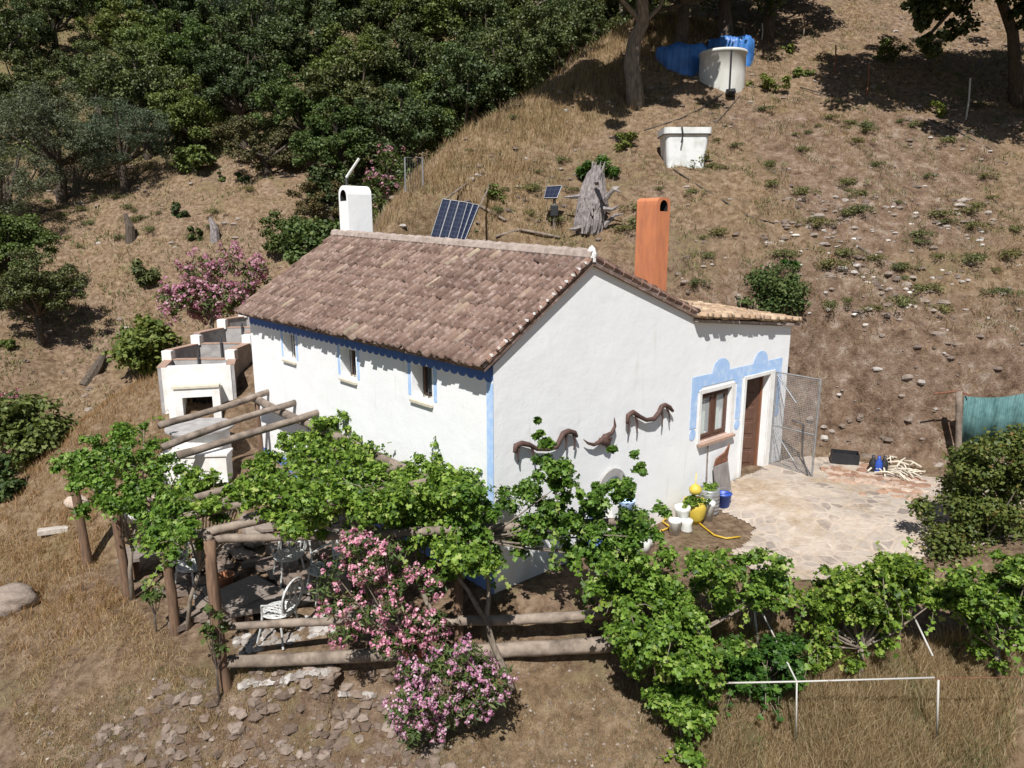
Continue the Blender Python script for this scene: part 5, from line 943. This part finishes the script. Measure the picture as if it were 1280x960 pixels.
# scattered tufts on the slopes, counted ones
tg = None; spots = in_poly([(880, 180), (1100, 110), (1275, 250), (1275, 400), (1000, 400), (860, 330)], 45)+in_poly([(560, 230), (760, 190), (830, 230), (800, 290), (640, 280)], 12)+in_poly([(40, 250), (350, 230), (330, 290), (120, 360)], 14)+[(920, 185), (905, 212), (965, 210), (1140, 160), (1095, 208), (1075, 180), (1000, 190), (868, 245), (1005, 245), (1180, 280), (1150, 300), (1060, 240), (1225, 135), (955, 140), (1120, 255), (1040, 390), (1095, 395), (1240, 250), (1265, 290), (1210, 330), (880, 300), (870, 360), (1160, 225), (1020, 160), (700, 205), (660, 240), (1130, 350), (780, 290), (1190, 180), (1050, 320), (590, 190), (640, 150), (75, 270), (100, 310), (190, 290), (270, 270), (120, 250), (60, 330), (310, 240), (150, 300), (340, 225)]
for i, (px, py) in enumerate(spots):
    g_ = ground(px, py)
    if i == 0:
        tg = root('weed_clump', g_, 'low yellow green weed clump scattered on the dry slope', 'weed', 'weed clumps scattered over the dry slopes'); C = [g_+np.array([RNG.normal(0, .14), RNG.normal(0, .14), .08]) for _ in range(9)]
        P, Nn = clumps(C, [.13]*9, 55, fl=.7); leafcloud('foliage', P, Nn, RNG.uniform(.04, .08, len(P)), 'narrow', 'weedleaf', tg, WL[tg]); cur = tg
    else: cur = copy_tree(tg)
    cur.location = tuple(g_); s_ = RNG.uniform(.6, 1.6); cur.scale = (s_, s_, s_*RNG.uniform(.7, 1.1)); cur.rotation_euler = (0, 0, U(0, 6.3))
# ================================================================== TREES
def tree(seed, rx, rz, ht, mat, ncl=100, per=190, ls=(.09, .18), name='holm_oak', lean=(0, 0), shape='leaf', bark='bark_dk', trunk_r=.22, low=.0):
    r = root(name, (0, 0, 0), '', 'tree'); ctr = np.array([lean[0], lean[1], ht]); C = []; R = []
    lob = [(ctr+np.array([math.cos(a)*rx*.5, math.sin(a)*rx*.5, RNG.uniform(-.3, .35)*rz]), RNG.uniform(.4, .62)) for a in np.linspace(0, 6.28, 7)[:-1]]+[(ctr+np.array([0, 0, rz*.45]), .55)]
    for i in range(ncl):
        c, s = lob[RNG.integers(len(lob))]; d = unit(RNG.normal(size=3)); d[2] = d[2] if RNG.random() < .75 else abs(d[2]); q = RNG.random()**.3; C.append(c+d*q*s*np.array([rx, rx, rz])); R.append(RNG.uniform(.11, .2)*rx)
    P, Nn = clumps(C, R, per, fl=.75); leafcloud('crown', P, Nn, RNG.uniform(ls[0], ls[1], len(P)), shape, mat, r, WL[r])
    mb = MB(); top = np.array([lean[0]*.5, lean[1]*.5, ht*.55]); mb.tube([(0, 0, -.6), (RNG.normal(0, .05), 0, ht*.2), top*.6+RNG.normal(0, .08, 3), top], [trunk_r*1.4, trunk_r, trunk_r*.9, trunk_r*.75], 10, True, .12)
    limbs(mb, top, [C[i] for i in RNG.choice(ncl, 14, False)], trunk_r*.5); mb.build('trunk', bark, r, True); return r
def place(src, px, y, s, label, grp=None, first=[], zs=1, dz=0, cat='tree'):
    x = (px-640)/F*(y*math.cos(PT)+ .02*y); o = src if src not in first else copy_tree(src); first.append(src)
    o.location = (x, y, H(x, y)-.15+dz); o.scale = (s, s, s*zs); o.rotation_euler = (0, 0, U(0, 6.3)); o['label'] = label; o['category'] = cat
    if grp: o['group'] = grp
    return o
oakA = tree(1, 2.9, 2.3, 3.4, 'oak'); oakB = tree(2, 2.6, 2.6, 3.6, 'oak'); oakC = tree(3, 2.8, 2.2, 3.0, 'oak2', name='broadleaf_tree'); oakD = tree(4, 2.3, 2.1, 2.6, 'oak2', name='broadleaf_tree')
oliv = tree(5, 3.0, 2.2, 2.9, 'olive', 120, 200, (.09, .18), name='olive_tree', shape='narrow'); scr = tree(6, 2.3, 1.6, 1.7, 'scrub', 60, 170, (.08, .16), name='scrub_bush')
Gd = 'dark evergreen trees of the wooded hillside'; Gb = 'mid green trees of the wooded hillside'; Go = 'greyish green trees of the wooded hillside'; Gs = 'brownish scrub of the wooded hillside'
KD = {'A': (oakA, 'dark evergreen oak of the wooded hillside behind the house', Gd), 'B': (oakB, 'dark evergreen oak of the wooded hillside behind the house', Gd), 'C': (oakC, 'mid green broad crowned tree of the wooded hillside', Gb), 'D': (oakD, 'mid green broad crowned tree of the wooded hillside', Gb), 'O': (oliv, 'greyish green olive among the trees of the wooded hillside', Go), 'S': (scr, 'brownish scrub between the trees of the wooded hillside', Gs)}
place(oliv, 95, 34.5, 1.05, 'wide grey green olive tree standing alone before the wood'); place(oliv, 172, 35, .85, 'smaller grey green olive right beside the wide one')
place(oliv, 20, 31.5, .85, 'grey green olive at the left edge below the wide one')
place(oakD, 12, 27.0, .8, 'green tree at the left edge above the gully bush'); place(oakA, 45, 25.8, .6, 'low dark tree beside the path at the left edge')
for k, px, y, s in [('A', 205, 38.5, .95), ('C', 262, 38, .85), ('B', 320, 38, .9), ('S', 345, 35.2, .95), ('C', 395, 36.5, .9), ('D', 430, 33, .95), ('B', 455, 35.5, .95), ('S', 475, 30.5, .7), ('A', 505, 33.5, .9), ('C', 545, 36, .95), ('B', 585, 35.5, .95), ('A', 625, 37.5, 1.0), ('B', 672, 38.5, 1.0), ('S', 640, 33.0, .6), ('A', 715, 39.5, 1.0), ('B', 700, 33.8, .75),
                    ('B', -20, 40, 1.1), ('A', 150, 43, .8), ('C', 235, 44, 1.05), ('D', 290, 43, 1.1), ('A', 345, 42.5, 1.05), ('B', 400, 42, 1.0), ('C', 455, 41, 1.05), ('A', 510, 41, 1.0), ('D', 560, 42, 1.1), ('B', 610, 43.5, 1.1), ('C', 665, 44, 1.1), ('A', 730, 45, 1.1), ('B', 770, 40.5, 1.0), ('A', 815, 43, 1.1),
                    ('A', 15, 47, 1.3), ('B', 60, 44, .8), ('C', 200, 50, 1.1), ('A', 255, 51, 1.2), ('B', 310, 50, 1.2), ('O', 365, 49, 1.2), ('A', 425, 49, 1.2), ('B', 480, 48, 1.2), ('C', 535, 49, 1.2), ('A', 590, 50, 1.2), ('B', 645, 51, 1.2), ('D', 700, 51, 1.3), ('A', 760, 51, 1.2), ('B', 830, 50, 1.2),
                    ('A', -40, 56, 1.4), ('B', 30, 58, 1.3), ('A', 110, 60, 1.2), ('C', 175, 57, 1.2), ('B', 240, 59, 1.3), ('A', 300, 58, 1.3), ('C', 365, 58, 1.3), ('B', 430, 58, 1.3), ('A', 495, 58, 1.3), ('D', 560, 59, 1.4), ('B', 625, 60, 1.3), ('A', 690, 60, 1.3), ('B', 760, 60, 1.3), ('S', 130, 50, .8), ('S', 95, 47, .6), ('A', 75, 52, .8), ('S', 160, 47, .8), ('B', 110, 54, .9),
                    ('S', 420, 31.5, .7), ('D', 500, 29.5, .6)]:
    src, lb, gp_ = KD[k]; place(src, px, y, s, lb, gp_)
for px, y, s, lb in [(838, 26.9, 1.05, 'dark oak just left behind the covered tanks'), (885, 27.9, 1.15, 'dark oak right above the covered tanks'), (935, 29.0, 1.1, 'dark oak at the top edge between the stakes'), (1010, 32.0, 1.1, 'dark oak hidden above the top edge, right of the others')]: place(oakB, px, y, s, lb)
def undergrowth(name, n, f, mat, label, r0=.35, r1=.8, k=45, ls=(.09, .17)):
    y = np.sqrt(RNG.uniform(28**2, 66**2, n*8)); x = RNG.uniform(-.85, .55, n*8)*y; ok = f(x, y); x = x[ok][:n]; y = y[ok][:n]; R_ = RNG.uniform(r0, r1, len(x)); C_ = np.stack([x, y, H(x, y)+R_*.3], 1); P, Nn = clumps(C_, R_, k, fl=.8, loose=.3); o = leafcloud(name, P, Nn, RNG.uniform(ls[0], ls[1], len(P)), 'leaf', mat); tag(o, label, 'undergrowth', kind='stuff')
wood = lambda x, y: (x < shoulder_x(y)-.8) & ((y > 37.5+3*(fbm(x, y, 5, 12)-.5)) | ((x > -9) & (y > 31)))
undergrowth('forest_undergrowth', 1500, lambda x, y: wood(x, y), 'oak', 'dark undergrowth between the trees of the wood'); undergrowth('forest_scrub', 700, lambda x, y: wood(x, y), 'scrub', 'brownish scrub between the trees of the wood'); undergrowth('bright_undergrowth', 500, lambda x, y: wood(x, y), 'oak2', 'fresh green undergrowth between the trees of the wood')
undergrowth('shade_undergrowth', 260, lambda x, y: (x > shoulder_x(y)-.5) & (x < shoulder_x(y)+5-.0*y) & (y > 30.5) & (y < 46), 'oak', 'dark undergrowth beneath the oaks behind the tanks')
for k, px, y, s in [('A', 900, 36, 1.1), ('B', 965, 38, 1.1), ('A', 850, 37, 1.1), ('C', 920, 42, 1.2), ('B', 865, 44, 1.2), ('A', 990, 43, 1.2)]: src, lb, gp_ = KD[k]; place(src, px, y, s, lb, gp_)
# pale leaning trunk beside the tanks, crown above the frame
b_ = ground(795, 131); r = root('cork_oak', b_, 'pale thick leaning trunk left of the tanks with high dark crown', 'tree'); mb = MB()
T_ = [b_-ZD*.3, at_y(793, 110, b_[1]-.05), at_y(789, 80, b_[1]-.1), at_y(793, 50, b_[1]-.1), at_y(803, 30, b_[1]-.2), at_y(803, 5, b_[1]-.3), at_y(798, -30, b_[1]-.4)]
mb.tube(T_, [.34, .27, .24, .22, .2, .19, .17], 14, True, .12); hub = np.array(T_[-1]); C = [hub+np.array([RNG.normal(-1.6, 1.6), RNG.normal(-1.5, 1.3), RNG.normal(1.5, .6)]) for _ in range(150)]+[np.array([RNG.uniform(4.7, 6.7), RNG.uniform(23.2, 25.0), RNG.uniform(13.9, 15.2)]) for _ in range(70)]; limbs(mb, hub, C[:16]+C[150:156], .11); limbs(mb, T_[4], [hub+np.array([-1.6, -.5, .4]), hub+np.array([1.2, .3, .2])], .1)  # second set of clumps added out of view to shade the left covered tank
mb.build('trunk', 'bark', r, True); P, Nn = clumps(C, RNG.uniform(.3, .55, 220), 150, fl=.75); leafcloud('crown', P, Nn, RNG.uniform(.16, .3, len(P)), 'leaf', 'oak', r, WL[r])
b_ = ground(697, 90, 20); r = root('leaning_oak', b_, 'dark leaning trunk at the crest left of the pale trunk', 'tree'); mb = MB(); yy = b_[1]
T_ = [b_-ZD*.2, at_y(701, 75, yy), at_y(694, 55, yy), at_y(678, 35, yy-.2), at_y(665, 10, yy-.4)]; mb.tube(T_, [.2, .16, .15, .13, .12], 9, True, .12); hub = np.array(T_[-1]); C = [hub+np.array([RNG.normal(-.4, 1.3), RNG.normal(.6, 1), RNG.normal(.6, .9)]) for _ in range(60)]; limbs(mb, hub, C[:14], .09); mb.build('trunk', 'bark', r, True)
P, Nn = clumps(C, RNG.uniform(.28, .5, 60), 90, fl=.75); leafcloud('crown', P, Nn, RNG.uniform(.1, .2, len(P)), 'leaf', 'oak', r, WL[r])
# oak on the right, crown hanging into the frame
b_ = ground(1272, 128); r = root('right_oak'.replace('right_', 'evergreen_'), b_, 'evergreen oak with drooping crown in the upper right corner', 'tree'); mb = MB(); yy = b_[1]
T_ = [b_-ZD*.2, at_y(1268, 70, yy), at_y(1266, 40, yy), at_y(1256, 12, yy), at_y(1240, -30, yy)]; mb.tube(T_, [.24, .19, .17, .15, .13], 10, True, .12); hub = np.array(T_[-1])
C = [hub+np.array([RNG.normal(.2, 1.7), RNG.normal(-.2, 1.1), RNG.normal(.9, .8)]) for _ in range(150)]; C += [at_y(*q, yy-.3+RNG.normal(0, .3)) for q in in_poly([(1122, -10), (1235, -10), (1228, 35), (1190, 45), (1165, 72), (1135, 40)], 30)]; C += [at_y(*q, yy-.2) for q in in_poly([(1240, -5), (1290, -5), (1290, 35), (1255, 20)], 8)]; C += [at_y(*q, U(21.5, 24)) for q in in_poly([(1090, -190), (1360, -210), (1360, -55), (1100, -45)], 160)]
limbs(mb, hub, C[:12]+C[150:160], .1); mb.build('trunk', 'bark_dk', r, True); P, Nn = clumps(C, list(RNG.uniform(.35, .55, 150))+list(RNG.uniform(.14, .26, 38))+list(RNG.uniform(.35, .6, 160)), [110]*150+[80]*38+[190]*160, fl=.75); leafcloud('crown', P, Nn, RNG.uniform(.12, .24, len(P)), 'leaf', 'oak', r, WL[r])
b_ = at_y(1345, 210, 22.5); b_[2] = H(b_[0], b_[1]); r = root('evergreen_oak', b_, 'oak beyond the right edge whose low branches enter the frame', 'tree'); C = [b_+np.array([RNG.normal(.9, 1.0), RNG.normal(-.4, .9), RNG.normal(3.0, .7)]) for _ in range(100)]+[at_y(*q, U(19.8, 21.6)) for q in in_poly([(1215, -75), (1380, -160), (1400, -20), (1330, -45)], 60)]; mb = MB(); mb.tube([b_-ZD*.3, b_+np.array([.1, 0, .8]), b_+np.array([.2, 0, 1.7])], [.22, .18, .15], 10, True, .12); limbs(mb, b_+np.array([.2, 0, 1.7]), C[:14], .09); mb.build('trunk', 'bark_dk', r, True)
P, Nn = clumps(C, RNG.uniform(.3, .5, 160), 120, fl=.75); leafcloud('crown', P, Nn, RNG.uniform(.12, .22, len(P)), 'leaf', 'oak', r, WL[r])
# dead stubs on the opposite slope
for k, (px, py, h_, lb) in enumerate([(163, 300, 1.1, 'charred standing stump on the opposite slope'), (268, 300, .9, 'grey rock like stump near the tiny dark shrub'), (105, 480, .9, 'dark dead trunk lying on the path left of the fig bush')]):
    g_ = ground(px, py); m_ = MB(); e = g_+(np.array([-.15, .1, h_]) if k < 2 else np.array([.2, 1.2, .9])); m_.tube([g_-ZD*.2, (g_+e)/2+np.array([.1, 0, 0]), e], [.22, .17, .08], 8, True, .35); tag(m_.build('dead_stump', ['bark_dk', 'stump', 'bark_dk'][k]), lb, 'stump')
# ================================================================== GRASS AND STONES (nobody could count them)
def blades(name, X_, Y_, hgt, wid, mat, label, cat, per=9, spread=.07, lean=.35):
    ok = (poly_sd(X_, Y_, HOUSE) > .15) & (poly_sd(X_, Y_, PATIO) > .1) & (poly_sd(X_, Y_, TERR) > .05); X_ = X_[ok]; Y_ = Y_[ok]; n_ = len(X_); hgt = np.broadcast_to(hgt, ok.shape)[ok] if np.ndim(hgt) else np.full(n_, hgt); wid = np.broadcast_to(wid, ok.shape)[ok] if np.ndim(wid) else np.full(n_, wid)
    i = np.repeat(np.arange(n_), per); m_ = len(i); x = X_[i]+RNG.normal(0, 1, m_)*spread; y = Y_[i]+RNG.normal(0, 1, m_)*spread; z = H(x, y)-.02
    h_ = hgt[i]*RNG.uniform(.5, 1.2, m_); w_ = wid[i]*RNG.uniform(.6, 1.3, m_); a = RNG.uniform(0, 6.28, m_); sd_ = np.stack([np.cos(a), np.sin(a), 0*a], 1)*w_[:, None]/2; B = np.stack([x, y, z], 1); ln = RNG.normal(0, lean, (m_, 2))
    m1 = B+np.stack([ln[:, 0]*h_*.35, ln[:, 1]*h_*.35, h_*.6], 1); tp = B+np.stack([ln[:, 0]*h_, ln[:, 1]*h_, h_], 1)
    V_ = np.stack([B-sd_, B+sd_, m1+sd_*.7, tp, m1-sd_*.7], 1); o = arr_mesh(name, V_, None, mat, None, (0, 0, 0), [(0, 1, 2, 4), (4, 2, 3)]); tag(o, label, cat, kind='stuff'); return o
def cand(n, y0, y1, dens):
    y = np.sqrt(RNG.uniform(y0**2, y1**2, n)); x = RNG.uniform(-.8, .8, n)*y; k = RNG.random(n) < dens(x, y); return x[k], y[k]
sh = lambda x, y: np.exp(-((x-shoulder_x(y)-1.4)/1.9)**2)
x, y = cand(26000, 16.3, 30, lambda x, y: sh(x, y)*.9*(y > 16.3)*(x > shoulder_x(y)-1.5)); blades('tall_dry_grass', x, y, .3, .017, 'rust_straw', 'tall orange dry grass along the crest of the near slope', 'grass', 8, .09)
x, y = cand(34000, 6.8, 9.3, lambda x, y: .3+.6*sstep(1.2, 3.2, x+fbm(x, y, .8, 16)*2-1)); blades('foreground_dry_grass', x, y, (.07+.14*sstep(1.2, 3.2, x+fbm(x, y, .8, 16)*2-1))*RNG.uniform(.5, 1.1, len(x))*(1+.8*(fbm(x, y, .8, 15) > .55)*(x > 2.2)), .009, 'pale_straw', 'fine dry grass in the foreground below the rails and trellis', 'grass', 7, .05)
x, y = cand(9000, 7.0, 9.3, lambda x, y: 1.*(fbm(x, y, .9, 5) > .52)*(.25+.6*(x > 2.2))); blades('foreground_weeds', x, y, np.where(x > 2.2, .2, .08), .008, 'weed', 'greenish weeds in the foreground', 'weeds', 7, .06)
x, y = cand(34000, 12, 32, lambda x, y: (x > shoulder_x(y))*(.12+.75*sstep(.42, .62, fbm(x, y, 1.1, 61)))); blades('slope_dry_grass', x, y, RNG.uniform(.05, .14, len(x)), .016, 'straw', 'short dry grass tufts over the slope behind the house', 'grass', 6, .08, .6)
x, y = cand(26000, 12, 32, lambda x, y: (x > shoulder_x(y))*(fbm(x, y, .55, 62) > .58)*1.); blades('slope_weeds', x, y, RNG.uniform(.06, .17, len(x)), .02, 'weedleaf', 'low green weeds over the slope behind the house', 'weeds', 6, .09, .6)
x, y = cand(16000, 10.5, 24, lambda x, y: 1.*(x < -6.3-.15*(y-10))*(x > -11.8)*(y < 20)); blades('ledge_dry_grass', x, y, RNG.uniform(.06, .26, len(x)), .013, 'rust_straw', 'orange dry grass on the ledge left of the pergola', 'grass', 8, .08)
x, y = cand(26000, 7.2, 13.5, lambda x, y: (x < -3.2)*(.25+.75*(fbm(x, y, .8, 66) > .48))); blades('low_dry_grass', x, y, RNG.uniform(.04, .13, len(x)), .01, 'pale_straw', 'short dry grass on the bare ground left of the posts', 'grass', 7, .06, .5)
x, y = cand(22000, 22, 46, lambda x, y: (x < shoulder_x(y)-1)*(.1+.7*(fbm(x, y, 1.8, 63) > .5))); blades('far_dry_grass', x, y, RNG.uniform(.1, .24, len(x)), .04, 'straw', 'dry grass on the opposite slope below the wood', 'grass', 5, .14, .5)
x, y = cand(9000, 22, 50, lambda x, y: (x < shoulder_x(y)-1)*(fbm(x, y, 1.5, 64) > .55)*1.); blades('far_weeds', x, y, RNG.uniform(.1, .26, len(x)), .05, 'weed', 'green weeds on the opposite slope below the wood', 'weeds', 5, .16, .5)
x, y = cand(12000, 12, 32, lambda x, y: (x > shoulder_x(y)+1)*(fbm(x, y, 1.0, 68) > .5)*(.3+.7*(y < 18))); blades('dead_brush', x, y, RNG.uniform(.08, .26, len(x)), .011, 'brush', 'dead greyish brush and twigs over the bank and slope', 'brush', 8, .1, .5)
x, y = cand(14000, 40, 75, lambda x, y: (x < shoulder_x(y)-1)*.6); blades('upper_dry_grass', x, y, RNG.uniform(.15, .35, len(x)), .06, 'straw', 'dry grass between the trees of the wooded hillside', 'grass', 4, .2, .5)
x, y = cand(9000, 6.8, 9.3, lambda x, y: (x < 2.2)*(fbm(x, y, .7, 69) > .48)*1.); blades('foreground_brush', x, y, RNG.uniform(.04, .12, len(x)), .005, 'brush', 'dead twigs and stalks on the foreground slope', 'brush', 7, .06, .5)
def stones(name, pos, rr, mat, label):
    mb = MB()
    for (x, y), r in zip(pos, rr): mb.rockk((x, y, H(x, y)-r*.12), r, .8)
    tag(mb.build(name, mat, loc=(0, 0, 0)), label, 'stones', kind='stuff')
def scat(n, y0, y1, dens): x, y = cand(n, y0, y1, dens); k = (poly_sd(x, y, HOUSE) > .2) & (poly_sd(x, y, PATIO) > .05) & (poly_sd(x, y, TERR) > -.0); return list(zip(x[k], y[k]))
p_ = scat(1500, 7, 9.1, lambda x, y: 1.*(x < -.8)*(fbm(x, y, 1.4, 77) > .43)); stones('foreground_stones', p_, RNG.uniform(.03, .1, len(p_)), 'rockb', 'brown stones bedded in the slope below the left rails')
p_ = scat(1600, 6.9, 9.2, lambda x, y: x > -99.); stones('foreground_gravel', p_, RNG.uniform(.008, .028, len(p_)), 'rock', 'small gravel on the foreground slope')
p_ = scat(4200, 12, 31, lambda x, y: (x > shoulder_x(y))*(.15+.8*(fbm(x, y, 2.2, 71) > .55))); stones('slope_stones', p_, RNG.uniform(.1, .33, len(p_))**2, 'rock', 'small stones strewn over the slope behind the house')
p_ = scat(500, 16, 19.5, lambda x, y: np.exp(-((x-8.2)/1.0)**2)*.9+np.exp(-((x-10.6)/.6)**2)*.5); stones('white_stones', p_, RNG.uniform(.03, .08, len(p_)), 'rockw', 'patch of whitish stones on the bare middle slope')
p_ = scat(2600, 13.5, 20, lambda x, y: 1.*(x > 6.3)*(fbm(x, y, 1.3, 83) > .5)); stones('bank_stones', p_, RNG.uniform(.12, .34, len(p_))**2, 'rock', 'broken brown stones in the cut bank right of the house')
p_ = scat(1500, 14, 19, lambda x, y: 1.*(x > 6.6)*(fbm(x, y, .9, 84) > .58)); stones('pale_bank_stones', p_, RNG.uniform(.12, .29, len(p_))**2, 'greystone', 'patches of pale grey broken rock in the bank right of the house')
p_ = scat(900, 22, 40, lambda x, y: (x < shoulder_x(y)-1)*.5); stones('far_stones', p_, RNG.uniform(.05, .16, len(p_)), 'rock', 'small stones on the opposite slope')
q_ = [at_z(*q, -1.0) for q in in_poly([(285, 800), (480, 790), (480, 812), (300, 822)], 130)]; q_ += [at_y(*q, 8.95) for q in in_poly([(300, 838), (470, 832), (470, 846), (300, 862)], 90)]; stones('terrace_rubble', [(p[0], p[1]) for p in q_], RNG.uniform(.03, .08, len(q_)), 'greystone', 'pale broken rubble at the terrace edge by the log rails')
# ================================================================== light
wd = bpy.data.worlds.new('World'); SC.world = wd; wd.use_nodes = True; nt = wd.node_tree; bg = nt.nodes['Background']
sk = nt.nodes.new('ShaderNodeTexSky'); sk.sky_type = 'NISHITA'; sk.sun_disc = False
EL = math.radians(53); toS = np.array([-.20*math.cos(EL), -.98*math.cos(EL), math.sin(EL)])
sk.sun_elevation = EL; sk.sun_rotation = math.atan2(toS[0], toS[1]); sk.altitude = 500; sk.air_density = 1.0; sk.dust_density = .6
nt.links.new(sk.outputs[0], bg.inputs[0]); bg.inputs[1].default_value = .052
sl = bpy.data.lights.new('sun', 'SUN'); sl.energy = 4.9; sl.angle = math.radians(.53); sl.color = (1, .98, .955)
so = bpy.data.objects.new('sun', sl); COL.objects.link(so); so.rotation_euler = Vector(toS.tolist()).to_track_quat('Z', 'Y').to_euler(); so.location = (0, 0, 40)
vs = SC.view_settings; vs.view_transform = 'Standard'; vs.look = 'None'; vs.gamma = 1; vs.exposure = 0.42; vs.use_curve_mapping = False
SC.cycles.max_bounces = 8; SC.cycles.transparent_max_bounces = 16
